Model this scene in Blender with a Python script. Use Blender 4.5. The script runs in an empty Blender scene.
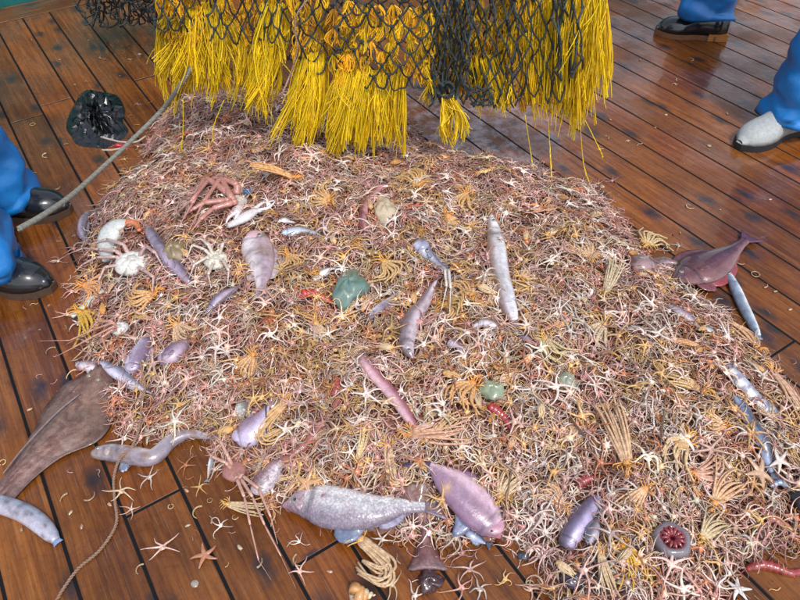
import bpy, bmesh, math, random
import numpy as np
from mathutils import Matrix, Vector
random.seed(7); rng = np.random.default_rng(11)
S = bpy.context.scene; C = S.collection
PI = math.pi

# ---------------------------------------------------------------- camera
F = 691.0; PITCH = math.radians(44.9); ROLL = math.radians(-0.98); CH = 1.3
cd = bpy.data.cameras.new('camera'); cam = bpy.data.objects.new('camera', cd); C.objects.link(cam)
cd.sensor_width = 36; cd.lens = F/800*36; cd.clip_end = 500; cd.clip_start = 0.02
RM = Matrix.Rotation(PI/2-PITCH, 4, 'X') @ Matrix.Rotation(ROLL, 4, 'Z')
cam.matrix_world = Matrix.Translation((0, 0, CH)) @ RM
S.camera = cam
# ---------------------------------------------------------------- sky, sun, exposure
w = bpy.data.worlds.new("World"); S.world = w; w.use_nodes = True
nt = w.node_tree; bg = nt.nodes['Background']; sk = nt.nodes.new('ShaderNodeTexSky')
sk.sky_type = 'NISHITA'; sk.sun_disc = False
SUN_EL, SUN_AZ = math.radians(58), math.radians(155)     # azimuth from +Y towards +X
sk.sun_elevation = SUN_EL; sk.sun_rotation = SUN_AZ
sk.air_density = 1.0; sk.dust_density = 2.5; sk.ozone_density = 1.5
hs = nt.nodes.new('ShaderNodeHueSaturation'); hs.inputs['Saturation'].default_value = .5     # thin overcast: a paler sky
nt.links.new(sk.outputs[0], hs.inputs['Color']); nt.links.new(hs.outputs[0], bg.inputs[0]); bg.inputs[1].default_value = 0.15
sl = bpy.data.lights.new('sun', 'SUN'); sl.energy = 1.15; sl.angle = math.radians(4); sl.color = (1, .97, .92)
so = bpy.data.objects.new('sun', sl); C.objects.link(so)
sd = Vector((math.sin(SUN_AZ)*math.cos(SUN_EL), math.cos(SUN_AZ)*math.cos(SUN_EL), math.sin(SUN_EL)))
so.rotation_euler = sd.to_track_quat('Z', 'Y').to_euler()
S.view_settings.view_transform = 'Standard'; S.view_settings.look = 'None'
S.view_settings.exposure = 0.68; S.view_settings.gamma = 1
S.render.resolution_x = 1024; S.render.resolution_y = 768

# ---------------------------------------------------------------- photo -> place
R3 = np.array(RM.to_3x3()); CP = np.array([0, 0, CH])
def ray(px, py):
    v = R3 @ np.array([(px-400)/F, -(py-300)/F, -1.0]); return v
def G(px, py, z=0.0):
    v = ray(px, py); t = (z-CH)/v[2]; return CP+v*t
def V(px, py, Y):                       # point on the vertical plane y = Y
    v = ray(px, py); return CP+v*(Y/v[1])
def scale_at(p): return np.dot(p-CP, R3 @ np.array([0, 0, -1.0]))/F    # metres per pixel
def project(p):
    q = R3.T @ (np.asarray(p)-CP); return 400+F*q[0]/-q[2], 300-F*q[1]/-q[2]

OUT = [(150,165),(163,120),(185,100),(250,92),(330,98),(400,112),(425,150),(475,160),(525,172),(585,192),(628,228),
       (655,262),(690,295),(738,330),(770,372),(800,412),(850,450),(850,545),(742,552),(705,640),(560,640),(535,565),
       (500,548),(400,540),(300,520),(245,492),(205,448),(120,436),(84,385),(92,325),(84,270),(100,205)]
POLY = np.array([G(x, y)[:2] for x, y in OUT])
def sdist(x, y):
    P = np.stack([x, y], -1).astype(float); d = np.full(x.shape, 9.0); ins = np.zeros(x.shape, bool)
    n = len(POLY)
    for i in range(n):
        a, b = POLY[i], POLY[(i+1) % n]; ab = b-a
        t = np.clip(((P-a) @ ab)/(ab @ ab), 0, 1)
        d = np.minimum(d, np.hypot(P[..., 0]-a[0]-t*ab[0], P[..., 1]-a[1]-t*ab[1]))
        c = ((a[1] > P[..., 1]) != (b[1] > P[..., 1]))
        xx = a[0]+(P[..., 1]-a[1])*ab[0]/(ab[1] if abs(ab[1]) > 1e-9 else 1e-9)
        ins ^= c & (P[..., 0] < xx)
    return np.where(ins, d, -d)+.014*np.sin(x*19+y*7)*np.sin(y*17+1)+.008*np.sin(y*37-x*23)
def H(x, y):
    x = np.asarray(x, float); y = np.asarray(y, float)
    d = np.maximum(sdist(x, y), 0)
    h = .105*(1-np.exp(-d/.20))
    lump = (np.sin(x*11+2)*np.sin(y*9+1)+.7*np.sin(x*23+y*13)*np.sin(y*21-x*7+2)+.5*np.sin(x*47+1)*np.sin(y*43+x*11))
    return h*(1+.2*lump+.1*np.sin(x*5.3+.6)*np.sin(y*6.1+2))
def surf(px, py, dz=0.0):
    z = 0.05
    for _ in range(12):
        p = G(px, py, z); z = .5*z+.5*(float(H(p[:1], p[1:2])[0])+dz)
    return G(px, py, z)

# ---------------------------------------------------------------- materials
def new_mat(name):
    m = bpy.data.materials.new(name); m.use_nodes = True
    return m, m.node_tree.nodes, m.node_tree.links, m.node_tree.nodes['Principled BSDF']
def nd(N, t, **k):
    n = N.new(t)
    for a, b in k.items():
        if a in n.inputs: n.inputs[a].default_value = b
        else: setattr(n, a, b)
    return n
def flesh(name, rough=.3, coat=.5, bump=.25, nscale=60, var=.35, scales=0, trans=0, sss=0, spec=.5, blotch=0):
    """colour comes from the mesh, multiplied by the object's own tint and mottled by noise"""
    m, N, L, B = new_mat(name)
    at = nd(N, 'ShaderNodeVertexColor', layer_name='Col'); oi = N.new('ShaderNodeObjectInfo')
    mu = nd(N, 'ShaderNodeMix', data_type='RGBA', blend_type='MULTIPLY'); mu.inputs[0].default_value = 1
    L.new(at.outputs[0], mu.inputs[6]); L.new(oi.outputs['Color'], mu.inputs[7])
    tc = N.new('ShaderNodeNewGeometry')
    no = nd(N, 'ShaderNodeTexNoise', Scale=nscale, Detail=5.0, Roughness=.65); L.new(tc.outputs['Position'], no.inputs['Vector'])
    mr = nd(N, 'ShaderNodeMapRange'); mr.inputs[1].default_value = .3; mr.inputs[2].default_value = .7
    mr.inputs[3].default_value = 1-var; mr.inputs[4].default_value = 1+var*.7
    L.new(no.outputs[0], mr.inputs[0])
    vm = nd(N, 'ShaderNodeVectorMath', operation='SCALE'); L.new(mu.outputs[2], vm.inputs[0]); L.new(mr.outputs[0], vm.inputs['Scale'])
    last_c = vm.outputs[0]
    if blotch:
        n2 = nd(N, 'ShaderNodeTexNoise', Scale=26.0, Detail=4.0, Roughness=.6, Distortion=.8); L.new(tc.outputs['Position'], n2.inputs['Vector'])
        r2 = N.new('ShaderNodeValToRGB'); r2.color_ramp.elements[0].position = .42; r2.color_ramp.elements[0].color = (1, 1, 1, 1); r2.color_ramp.elements[1].position = .62; r2.color_ramp.elements[1].color = (.66, .50, .47, 1)
        L.new(n2.outputs[0], r2.inputs[0])
        n3 = nd(N, 'ShaderNodeTexNoise', Scale=330.0, Detail=2.0); L.new(tc.outputs['Position'], n3.inputs['Vector'])
        r3 = N.new('ShaderNodeValToRGB'); r3.color_ramp.elements[0].position = .36; r3.color_ramp.elements[0].color = (.5, .46, .46, 1); r3.color_ramp.elements[1].position = .46; r3.color_ramp.elements[1].color = (1, 1, 1, 1)
        L.new(n3.outputs[0], r3.inputs[0])
        for q, fac in ((r2, blotch), (r3, blotch*.7)):
            mm = nd(N, 'ShaderNodeMix', data_type='RGBA', blend_type='MULTIPLY'); mm.inputs[0].default_value = fac; L.new(last_c, mm.inputs[6]); L.new(q.outputs[0], mm.inputs[7]); last_c = mm.outputs[2]
    L.new(last_c, B.inputs['Base Color'])
    B.inputs['Roughness'].default_value = rough; B.inputs['Coat Weight'].default_value = coat; B.inputs['Coat Roughness'].default_value = .08
    B.inputs['Specular IOR Level'].default_value = spec
    if trans: B.inputs['Transmission Weight'].default_value = trans
    if sss:
        B.inputs['Subsurface Weight'].default_value = sss; B.inputs['Subsurface Radius'].default_value = (.02, .012, .01)
        B.inputs['Subsurface Scale'].default_value = .5
    bp = nd(N, 'ShaderNodeBump', Strength=bump, Distance=.004); L.new(no.outputs[0], bp.inputs['Height'])
    last = bp
    if scales:
        vo = nd(N, 'ShaderNodeTexVoronoi', Scale=scales); L.new(tc.outputs['Position'], vo.inputs['Vector'])
        rs = N.new('ShaderNodeValToRGB'); rs.color_ramp.elements[0].position = .3; rs.color_ramp.elements[0].color = (1, 1, 1, 1); rs.color_ramp.elements[1].position = .75; rs.color_ramp.elements[1].color = (.62, .58, .64, 1)
        L.new(vo.outputs['Distance'], rs.inputs[0]); ms = nd(N, 'ShaderNodeMix', data_type='RGBA', blend_type='MULTIPLY'); ms.inputs[0].default_value = .8
        L.new(last_c, ms.inputs[6]); L.new(rs.outputs[0], ms.inputs[7]); L.new(ms.outputs[2], B.inputs['Base Color'])
        b2 = nd(N, 'ShaderNodeBump', Strength=.4, Distance=.002); L.new(vo.outputs['Distance'], b2.inputs['Height'])
        L.new(bp.outputs[0], b2.inputs['Normal']); last = b2
    L.new(last.outputs[0], B.inputs['Normal'])
    return m
M = {}
M['star'] = flesh('brittle_star_skin', rough=.33, coat=.6, bump=.2, nscale=140, var=.3)
M['crinoid'] = flesh('crinoid_skin', rough=.5, coat=.3, bump=.5, nscale=260, var=.3)
M['fish'] = flesh('wet_fish_skin', rough=.2, coat=1, bump=.35, nscale=80, var=.25, blotch=.32)
M['scaled'] = flesh('scaled_fish_skin', rough=.25, coat=.7, bump=.25, nscale=45, var=.3, scales=210, blotch=.3)
M['dull'] = flesh('dull_fish_skin', rough=.42, coat=.35, bump=.5, nscale=60, var=.4, blotch=.9)
M['fin'] = flesh('fin_membrane', rough=.35, coat=.5, bump=.3, nscale=120, var=.3)
M['shell'] = flesh('crab_shell', rough=.4, coat=.5, bump=.3, nscale=160, var=.25)
M['jelly'] = flesh('jelly_flesh', rough=.12, coat=.8, bump=.3, nscale=35, var=.25, sss=.3)
M['eye'] = flesh('eye_gloss', rough=.05, coat=1, bump=0, var=.05)
M['mound'] = flesh('tangled_detritus', rough=.5, coat=.3, bump=1, nscale=170, var=.6)
M['rope'] = flesh('twisted_rope', rough=.8, coat=0, bump=.6, nscale=240, var=.3)
M['twine'] = flesh('net_twine', rough=.7, coat=0, bump=.5, nscale=400, var=.35)
M['yellow'] = flesh('yellow_polypropylene', rough=.38, coat=.1, bump=.1, nscale=30, var=.25)
M['bag'] = flesh('black_plastic_film', rough=.12, coat=.6, bump=.6, nscale=70, var=.3)
M['skin'] = flesh('human_skin', rough=.5, coat=0, bump=.05, nscale=60, var=.1)
M['pvc'] = flesh('blue_oilskin', rough=.38, coat=.25, bump=1.0, nscale=13, var=.2)
M['boot'] = flesh('boot_leather', rough=.18, coat=.6, bump=.12, nscale=60, var=.2)
M['suede'] = flesh('worn_grey_leather', rough=.65, coat=0, bump=.2, nscale=90, var=.2)
M['rubber'] = flesh('sole_rubber', rough=.6, coat=0, bump=.2, nscale=90, var=.2)
M['paint'] = flesh('green_paint', rough=.4, coat=.2, bump=.15, nscale=9, var=.3)

def caulk_mat():
    m, N, L, B = new_mat('black_caulk'); B.inputs['Base Color'].default_value = (.006, .007, .009, 1); B.inputs['Roughness'].default_value = .7; B.inputs['Specular IOR Level'].default_value = .15
    return m
M['caulk'] = caulk_mat()
def wood_mat():
    m, N, L, B = new_mat('wet_deck_wood')
    tc = N.new('ShaderNodeTexCoord'); oi = N.new('ShaderNodeObjectInfo'); ge = N.new('ShaderNodeNewGeometry')
    of = nd(N, 'ShaderNodeVectorMath', operation='SCALE'); of.inputs[0].default_value = (37, 91, 13); L.new(oi.outputs['Random'], of.inputs['Scale'])
    ad = nd(N, 'ShaderNodeVectorMath', operation='ADD'); L.new(tc.outputs['Object'], ad.inputs[0]); L.new(of.outputs[0], ad.inputs[1])
    def mapped(sc):
        mp = nd(N, 'ShaderNodeMapping'); mp.inputs['Scale'].default_value = sc; L.new(ad.outputs[0], mp.inputs[0]); return mp.outputs[0]
    def noise(vec, s, d=6, r=.6, dist=0):
        n = nd(N, 'ShaderNodeTexNoise', Scale=s, Detail=float(d), Roughness=r, Distortion=float(dist)); L.new(vec, n.inputs['Vector']); return n.outputs[0]
    def ramp(v, pts):
        r = N.new('ShaderNodeValToRGB'); e = r.color_ramp.elements
        while len(e) < len(pts): e.new(.5)
        for k, (p, c) in enumerate(pts): e[k].position = p; e[k].color = c if len(c) == 4 else (*c, 1)
        L.new(v, r.inputs[0]); return r.outputs[0]
    def mix(f, a, b, mode='MIX'):
        x = nd(N, 'ShaderNodeMix', data_type='RGBA', blend_type=mode)
        for i, q in ((0, f), (6, a), (7, b)):
            if isinstance(q, (float, int)): x.inputs[i].default_value = q
            elif isinstance(q, tuple): x.inputs[i].default_value = q
            else: L.new(q, x.inputs[i])
        return x.outputs[2]
    g1 = noise(mapped((22, 1.1, 22)), 3, 7, .62, .8); g2 = noise(mapped((90, 2.2, 90)), 3, 6, .7)
    big = noise(ge.outputs['Position'], 2.3, 4, .6)
    base = ramp(g1, [(.25, (.11, .032, .007)), (.5, (.25, .082, .015)), (.75, (.40, .150, .032))])
    base = mix(.55, base, ramp(g2, [(.3, (.35, .33, .32)), (.7, (1, 1, 1))]), 'MULTIPLY')
    tone = ramp(oi.outputs['Random'], [(0, (.72, .70, .72)), (.4, (1, 1, 1)), (.7, (1.0, .86, .78)), (1, (1.0, 1.0, .95))])
    base = mix(1.0, base, tone, 'MULTIPLY')
    base = mix(.8, base, ramp(big, [(.36, (.50, .46, .48)), (.58, (1, 1, 1))]), 'MULTIPLY')
    sc_ = ramp(noise(mapped((260, 7, 1)), 1.6, 3, .5), [(.60, (0, 0, 0)), (.68, (1, 1, 1))])
    base = mix(sc_, base, mix(.25, base, (.30, .18, .10, 1)))
    wr = ramp(noise(ge.outputs['Position'], 55, 6, .75), [(.30, (.55, .5, .5)), (.5, (1, 1, 1))]); base = mix(.7, base, wr, 'MULTIPLY')
    # dark fastening stains, soft edged ovals scattered along every board
    dn = nd(N, 'ShaderNodeTexNoise', Scale=30.0, Detail=3.0); L.new(tc.outputs['Object'], dn.inputs['Vector'])
    wv = nd(N, 'ShaderNodeVectorMath', operation='SCALE'); wv.inputs['Scale'].default_value = .035; L.new(dn.outputs['Color'], wv.inputs[0])
    av = nd(N, 'ShaderNodeVectorMath', operation='ADD'); L.new(ad.outputs[0], av.inputs[0]); L.new(wv.outputs[0], av.inputs[1])
    mp = nd(N, 'ShaderNodeMapping'); mp.inputs['Scale'].default_value = (13, 6.5, 1); L.new(av.outputs[0], mp.inputs[0])
    vo = nd(N, 'ShaderNodeTexVoronoi', Scale=1.0, Randomness=.85, voronoi_dimensions='2D'); L.new(mp.outputs[0], vo.inputs['Vector'])
    spot = ramp(vo.outputs['Distance'], [(.08, (1, 1, 1)), (.2, (.55, .55, .55)), (.34, (0, 0, 0))])
    keep = nd(N, 'ShaderNodeMath', operation='GREATER_THAN'); keep.inputs[1].default_value = .6
    L.new(vo.outputs['Color'], keep.inputs[0])
    sm = nd(N, 'ShaderNodeMath', operation='MULTIPLY'); L.new(spot, sm.inputs[0]); L.new(keep.outputs[0], sm.inputs[1])
    sm2 = nd(N, 'ShaderNodeMath', operation='MULTIPLY'); L.new(sm.outputs[0], sm2.inputs[0]); sm2.inputs[1].default_value = .85
    base = mix(sm2.outputs[0], base, (.018, .017, .02, 1))
    # grey silt and slime smeared where the net has dripped
    c0 = G(450, 125); 
    ds = nd(N, 'ShaderNodeVectorMath', operation='DISTANCE'); ds.inputs[1].default_value = (c0[0]+.05, c0[1]-.02, 0); L.new(ge.outputs['Position'], ds.inputs[0])
    fr = ramp(ds.outputs['Value'], [(.10, (1, 1, 1)), (.46, (0, 0, 0))])
    sn = ramp(noise(ge.outputs['Position'], 16, 7, .75), [(.44, (0, 0, 0)), (.6, (1, 1, 1))])
    sf = nd(N, 'ShaderNodeMath', operation='MULTIPLY'); L.new(fr, sf.inputs[0]); L.new(sn, sf.inputs[1])
    sf2 = nd(N, 'ShaderNodeMath', operation='MULTIPLY'); L.new(sf.outputs[0], sf2.inputs[0]); sf2.inputs[1].default_value = .8
    base = mix(sf2.outputs[0], base, (.36, .31, .33, 1))
    L.new(base, B.inputs['Base Color'])
    wet = noise(ge.outputs['Position'], 3.4, 5, .6)
    rr = nd(N, 'ShaderNodeMapRange'); rr.inputs[1].default_value = .38; rr.inputs[2].default_value = .62; rr.inputs[3].default_value = .11; rr.inputs[4].default_value = .42
    L.new(wet, rr.inputs[0]); L.new(rr.outputs[0], B.inputs['Roughness'])
    cw = nd(N, 'ShaderNodeMapRange'); cw.inputs[1].default_value = .44; cw.inputs[2].default_value = .58; cw.inputs[3].default_value = 1.0; cw.inputs[4].default_value = .12; L.new(wet, cw.inputs[0]); L.new(cw.outputs[0], B.inputs['Coat Weight']); B.inputs['Coat Roughness'].default_value = .06; B.inputs['Specular IOR Level'].default_value = .35; B.inputs['Coat IOR'].default_value = 1.33
    bp = nd(N, 'ShaderNodeBump', Strength=.18, Distance=.003); L.new(g2, bp.inputs['Height'])
    b2 = nd(N, 'ShaderNodeBump', Strength=.25, Distance=.01); L.new(noise(ge.outputs['Position'], 22, 3), b2.inputs['Height']); L.new(bp.outputs[0], b2.inputs['Normal'])
    L.new(b2.outputs[0], B.inputs['Normal'])
    b3 = nd(N, 'ShaderNodeBump', Strength=.12, Distance=.01); L.new(noise(ge.outputs['Position'], 14, 2), b3.inputs['Height'])
    L.new(b3.outputs[0], B.inputs['Coat Normal'])
    return m
M['wood'] = wood_mat()

# ---------------------------------------------------------------- mesh helpers
class MB:
    def __init__(s): s.v = []; s.f = []; s.c = []; s.n = 0
    def add(s, v, f, c):
        v = np.asarray(v, float); c = np.asarray(c, float)
        if c.ndim == 1: c = np.tile(c[:3], (len(v), 1))
        s.v.append(v); s.c.append(c[:, :3]); s.f += [tuple(i+s.n for i in q) for q in f]; s.n += len(v)
    def arrays(s): return np.concatenate(s.v), s.f, np.concatenate(s.c)
    def mesh(s, name, mat, origin=(0, 0, 0), smooth=True):
        v, f, c = s.arrays(); me = bpy.data.meshes.new(name)
        me.from_pydata((v-np.array(origin)).tolist(), [], f)
        ca = me.color_attributes.new('Col', 'FLOAT_COLOR', 'POINT')
        ca.data.foreach_set('color', np.concatenate([c, np.ones((len(c), 1))], 1).astype(np.float32).ravel())
        if smooth: me.polygons.foreach_set('use_smooth', [True]*len(f))
        me.materials.append(mat); me.update(); return me
    def build(s, name, mat, parent=None, origin=None, smooth=True):
        """links ONE mesh object; world coordinates in, origin = the thing's base"""
        if origin is None: origin = parent.location if parent is not None and parent.parent is None else (0, 0, 0)
        if parent is not None and parent.parent is not None: origin = parent.parent.location if parent.type != 'EMPTY' else origin
        o = bpy.data.objects.new(name, s.mesh(name, mat, origin, smooth)); C.objects.link(o)
        if parent is None: o.location = origin
        else:
            o.parent = parent
        return o
def tag(o, label=None, cat=None, group=None, kind=None):
    if label: o['label'] = label
    if cat: o['category'] = cat
    if group: o['group'] = group
    if kind: o['kind'] = kind
    return o
def empty(name, loc, label=None, cat=None, group=None, kind=None):
    o = bpy.data.objects.new(name, None); C.objects.link(o); o.location = tuple(loc); o.empty_display_size = .02
    return tag(o, label, cat, group, kind)

def cr(P, n):                            # Catmull-Rom through the points
    P = np.asarray(P, float)
    if P.ndim == 1: P = P[:, None]
    m = len(P)
    if m == 2: 
        t = np.linspace(0, 1, n)[:, None]; return P[0]*(1-t)+P[1]*t
    E = np.vstack([2*P[0]-P[1], P, 2*P[-1]-P[-2]])
    u = np.linspace(0, m-1-1e-6, n); i = u.astype(int); t = (u-i)[:, None]
    a, b, c, d = E[i], E[i+1], E[i+2], E[i+3]
    return .5*(2*b+(c-a)*t+(2*a-5*b+4*c-d)*t**2+(3*b-a-3*c+d)*t**3)
def interp(vals, n): return np.interp(np.linspace(0, 1, n), np.linspace(0, 1, len(vals)), vals)
def nrm(a): return a/np.maximum(np.linalg.norm(a, axis=-1, keepdims=True), 1e-9)
def tube(P, r, sides=6, col=(1, 1, 1), flat=1.0, up=(0, 0, 1), caps=True, phase=0.0):
    """loft along P; r in plane, r*flat along up. returns v,f,c"""
    P = np.asarray(P, float); n = len(P); r = np.broadcast_to(np.asarray(r, float), (n,))
    T = nrm(np.gradient(P, axis=0)); U = np.tile(np.array(up, float), (n, 1))
    Sd = np.cross(U, T); bad = np.linalg.norm(Sd, axis=1) < .15
    if bad.any():
        U[:] = (0.31, .9, .3) if abs(T[:, 2]).mean() > .6 else (0, 0, 1); Sd = np.cross(U, T)
    Sd = nrm(Sd); Uu = np.cross(T, Sd)
    th = np.arange(sides)/sides*2*PI+phase
    V_ = P[:, None]+Sd[:, None]*(np.cos(th)[None, :, None]*r[:, None, None])+Uu[:, None]*(np.sin(th)[None, :, None]*(r*flat)[:, None, None])
    v = V_.reshape(-1, 3); f = []
    for i in range(n-1):
        for k in range(sides):
            k2 = (k+1) % sides; f.append((i*sides+k, i*sides+k2, (i+1)*sides+k2, (i+1)*sides+k))
    if caps: f.append(tuple(range(sides-1, -1, -1))); f.append(tuple((n-1)*sides+k for k in range(sides)))
    c = np.asarray(col, float)
    if c.ndim == 2: c = np.repeat(c, sides, axis=0)
    return v, f, c
def dome(center, rx, ry, rz, rot=0, col=(1, 1, 1), nu=16, nv=7, rough=0., seed=0, low=-.3):
    """flattened lumpy ball"""
    r_ = np.random.default_rng(seed); v = []; cs = []; f = []
    ph = r_.uniform(0, 6, 6)
    for j in range(nv+1):
        a = -PI/2*abs(low)*1.0+(PI/2*(1+abs(low)))*j/nv if low > -1 else -PI/2+PI*j/nv
        for k in range(nu):
            t = 2*PI*k/nu
            d = 1+rough*(math.sin(3*t+ph[0]+2*a)*.5+math.sin(5*t+ph[1]-3*a)*.3+math.sin(9*t+4*a+ph[2])*.2)
            x = math.cos(a)*math.cos(t)*rx*d; y = math.cos(a)*math.sin(t)*ry*d; z = math.sin(a)*rz*(1+rough*.5*math.sin(4*t+ph[3]+5*a))
            v.append((center[0]+x*math.cos(rot)-y*math.sin(rot), center[1]+x*math.sin(rot)+y*math.cos(rot), center[2]+z))
    for j in range(nv):
        for k in range(nu):
            k2 = (k+1) % nu; f.append((j*nu+k, j*nu+k2, (j+1)*nu+k2, (j+1)*nu+k))
    f.append(tuple(range(nu-1, -1, -1))); f.append(tuple(nv*nu+k for k in range(nu)))
    return v, f, col
def sheet(A, B, col, th=.0015, m=5, ridge=.0008, tip=None):
    """solid fin between base polyline A and tip polyline B, corrugated along its rays"""
    A = np.asarray(A, float); B = np.asarray(B, float); n = len(A); col = np.asarray(col, float); tip = col if tip is None else np.asarray(tip, float)
    v = []; c = []; f = []
    for side in (1, -1):
        for i in range(n):
            for j in range(m):
                t = j/(m-1); p = A[i]*(1-t)+B[i]*t
                z = side*th*(1-.6*t)+(ridge if i % 2 else -ridge)
                v.append(p+np.array([0, 0, z])); c.append((col*(1-t)+tip*t)*(.85 if i % 2 else 1.1))
    o = n*m
    for i in range(n-1):
        for j in range(m-1):
            a = i*m+j; f.append((a, a+m, a+m+1, a+1)); f.append((o+a, o+a+1, o+a+m+1, o+a+m))
    for i in range(n-1): f.append((i*m+m-1, (i+1)*m+m-1, o+(i+1)*m+m-1, o+i*m+m-1)); f.append((i*m, o+i*m, o+(i+1)*m, (i+1)*m))
    for j in range(m-1): f.append((j, j+1, o+j+1, o+j)); e = (n-1)*m; f.append((e+j, o+e+j, o+e+j+1, e+j+1))
    return v, f, np.array(c)
def mk(*parts):
    b = MB()
    for p in parts: b.add(*p)
    return b

KEEP = []            # footprints of the big creatures: (points Nx2, radius N)
def reserve(P, r):
    P = np.asarray(P)[:, :2]; KEEP.append((P, np.broadcast_to(np.asarray(r, float), (len(P),)).copy()))
LAND = []            # landmarks used to word the labels of small things
def land(px, py, name): LAND.append((px, py, name))

# ================================================================ SETTING: deck
AZ = math.radians(32.17); SP = .1193; OFF = .0063
dn_ = np.array([math.cos(AZ), math.sin(AZ)]); dd_ = np.array([-math.sin(AZ), math.cos(AZ)])
def ncoord(p): return p[0]*dn_[0]+p[1]*dn_[1]
def dcoord(p): return p[0]*dd_[0]+p[1]*dd_[1]
deck = empty('deck', (0, 0, 0), kind='structure')
DEND = dcoord(G(0, 23)); DT = dcoord(G(0, 8))
def quad_nd(n0, n1, d0, d1, z):
    return [(*(dn_*a+dd_*b), z) for a, b in ((n0, d0), (n1, d0), (n1, d1), (n0, d1))]
b = MB(); v = quad_nd(-2.6, 5.2, -2.6, DT+.02, -.0009)+quad_nd(-2.6, 5.2, -2.6, DT+.02, -.05)
b.add(v, [(0, 1, 2, 3), (7, 6, 5, 4), (0, 4, 5, 1), (1, 5, 6, 2), (2, 6, 7, 3), (3, 7, 4, 0)], (.01, .01, .01))
o = b.build('caulking', M['caulk'], deck, smooth=False)
plank_cache = {}
def plank(n0, n1, d0, d1):
    wd, ln = n1-n0, d1-d0; key = (round(wd, 3), round(ln, 2))
    me = plank_cache.get(key)
    if me is None:
        bb = MB(); e = .0014; x, y = wd/2, ln/2
        vs = [(sx*(x-q), sy*(y-q), z) for (q, z) in ((0, -.03), (0, -e), (e, 0)) for sx, sy in ((-1, -1), (1, -1), (1, 1), (-1, 1))]
        fs = [(8, 9, 10, 11)]
        for l in (0, 4):
            for k in range(4): fs.append((l+k, l+(k+1) % 4, l+4+(k+1) % 4, l+4+k))
        bb.add(vs, fs, (1, 1, 1)); me = bb.mesh('plank', M['wood'], smooth=False); plank_cache[key] = me
    o = bpy.data.objects.new('plank', me); C.objects.link(o); o.parent = deck
    c = dn_*(n0+n1)/2+dd_*(d0+d1)/2; o.location = (c[0], c[1], 0); o.rotation_euler = (0, 0, AZ)
    return o
gap = .0029
butts = {}
for px, py in ((139, 510), (15, 122), (145, 78), (66, 99), (783, 348), (722, 33), (330, 545)):
    p = G(px, py); butts.setdefault(int(math.floor((ncoord(p)-OFF)/SP)), []).append(dcoord(p))
for k in range(-20, 42):
    n0 = OFF+k*SP+gap; n1 = OFF+(k+1)*SP-gap
    cuts = sorted(butts.get(k, [(-1.9+((k*7) % 5)*.23) if k % 2 else 5]))
    ds = [-2.5]+[c for c in cuts if -2.4 < c < DEND-.1]+[DEND]
    for a, c in zip(ds[:-1], ds[1:]): plank(n0, n1, a+.0015, c-.0035)
for i, n0 in enumerate(np.arange(-2.5, 5, 1.9)):      # covering board across the plank ends
    pass
b = MB(); 
o = None
for n0 in np.arange(-2.5, 5, 2.5):
    wd = 2.5; c = dn_*(n0+wd/2)+dd_*((DEND+DT)/2)
    bb = MB(); x, y = wd/2-.003, (DT-DEND)/2-.002
    vs = [(sx*(y-q), sy*(x-q), z) for (q, z) in ((0, -.03), (0, -.002), (.002, 0)) for sx, sy in ((-1, -1), (1, -1), (1, 1), (-1, 1))]
    fs = [(8, 9, 10, 11)]+[(l+k, l+(k+1) % 4, l+4+(k+1) % 4, l+4+k) for l in (0, 4) for k in range(4)]
    bb.add(vs, fs, (1, 1, 1)); o = bpy.data.objects.new('covering_board', bb.mesh('covering_board', M['wood'], smooth=False)); C.objects.link(o); o.parent = deck
    o.location = (c[0], c[1], 0); o.rotation_euler = (0, 0, AZ+PI/2)
# bulwark beyond the deck edge (green painted steel)
bw = empty('bulwark', (*(dn_*1.0+dd_*(DT+.02)), 0), 'green painted bulwark at the far edge of the wooden deck', 'bulwark')
b = MB()
v = quad_nd(-2.5, 5, DT, DT+.03, -.01)+quad_nd(-2.5, 5, DT, DT+.03, .95)
b.add(v, [(3, 2, 1, 0), (4, 5, 6, 7), (0, 1, 5, 4), (1, 2, 6, 5), (2, 3, 7, 6), (3, 0, 4, 7)], (.0, .12, .11)); b.build('plate', M['paint'], bw, smooth=False)
a_ = dn_*-2.5+dd_*(DT+.015); c_ = dn_*5+dd_*(DT+.015)
mk(tube([(*a_, .97), (*(a_*.5+c_*.5), .97), (*c_, .97)], .045, 12, (.0, .12, .11))).build('rail', M['paint'], bw)
for n in np.arange(-2, 5, .9):
    v = quad_nd(n, n+.015, DT-.12, DT-.001, .001)+quad_nd(n, n+.015, DT-.03, DT-.001, .9)
    mk((v, [(3, 2, 1, 0), (4, 5, 6, 7), (0, 1, 5, 4), (1, 2, 6, 5), (2, 3, 7, 6), (3, 0, 4, 7)], (.0, .15, .12))).build('stay', M['paint'], bw, smooth=False)
sea = MB(); sea.add([(-200, -200, -3), (200, -200, -3), (200, 200, -3), (-200, 200, -3)], [(0, 1, 2, 3)], (.02, .05, .07))
tag(sea.build('sea', flesh('sea_water', rough=.15, coat=0, bump=1, nscale=1.5, var=.3)), kind='structure')

# ================================================================ CATCH HEAP base
nx = 230; xs = np.linspace(POLY[:, 0].min(), POLY[:, 0].max(), nx); ys = np.linspace(POLY[:, 1].min(), POLY[:, 1].max(), nx)
X, Y = np.meshgrid(xs, ys); sdg = sdist(X, Y); Z = H(X, Y)-.004+rng.uniform(-.004, .004, X.shape)
Z[sdg <= 0.004] = -.004
fa = []
for j in range(nx-1):
    for i in range(nx-1):
        if sdg[j:j+2, i:i+2].max() > 0: a = j*nx+i; fa.append((a, a+1, a+nx+1, a+nx))
mv = np.stack([X, Y, Z], -1).reshape(-1, 3); nse = rng.uniform(0, 1, (len(mv), 1))
mc = np.array([.32, .12, .07])*(1-nse)+np.array([.20, .08, .06])*nse
b = MB(); b.add(mv, fa, mc)
tag(b.build('catch_heap', M['mound']), 'reddish brown mass of crushed sea life under the brittle stars', 'catch', kind='stuff')

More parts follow.
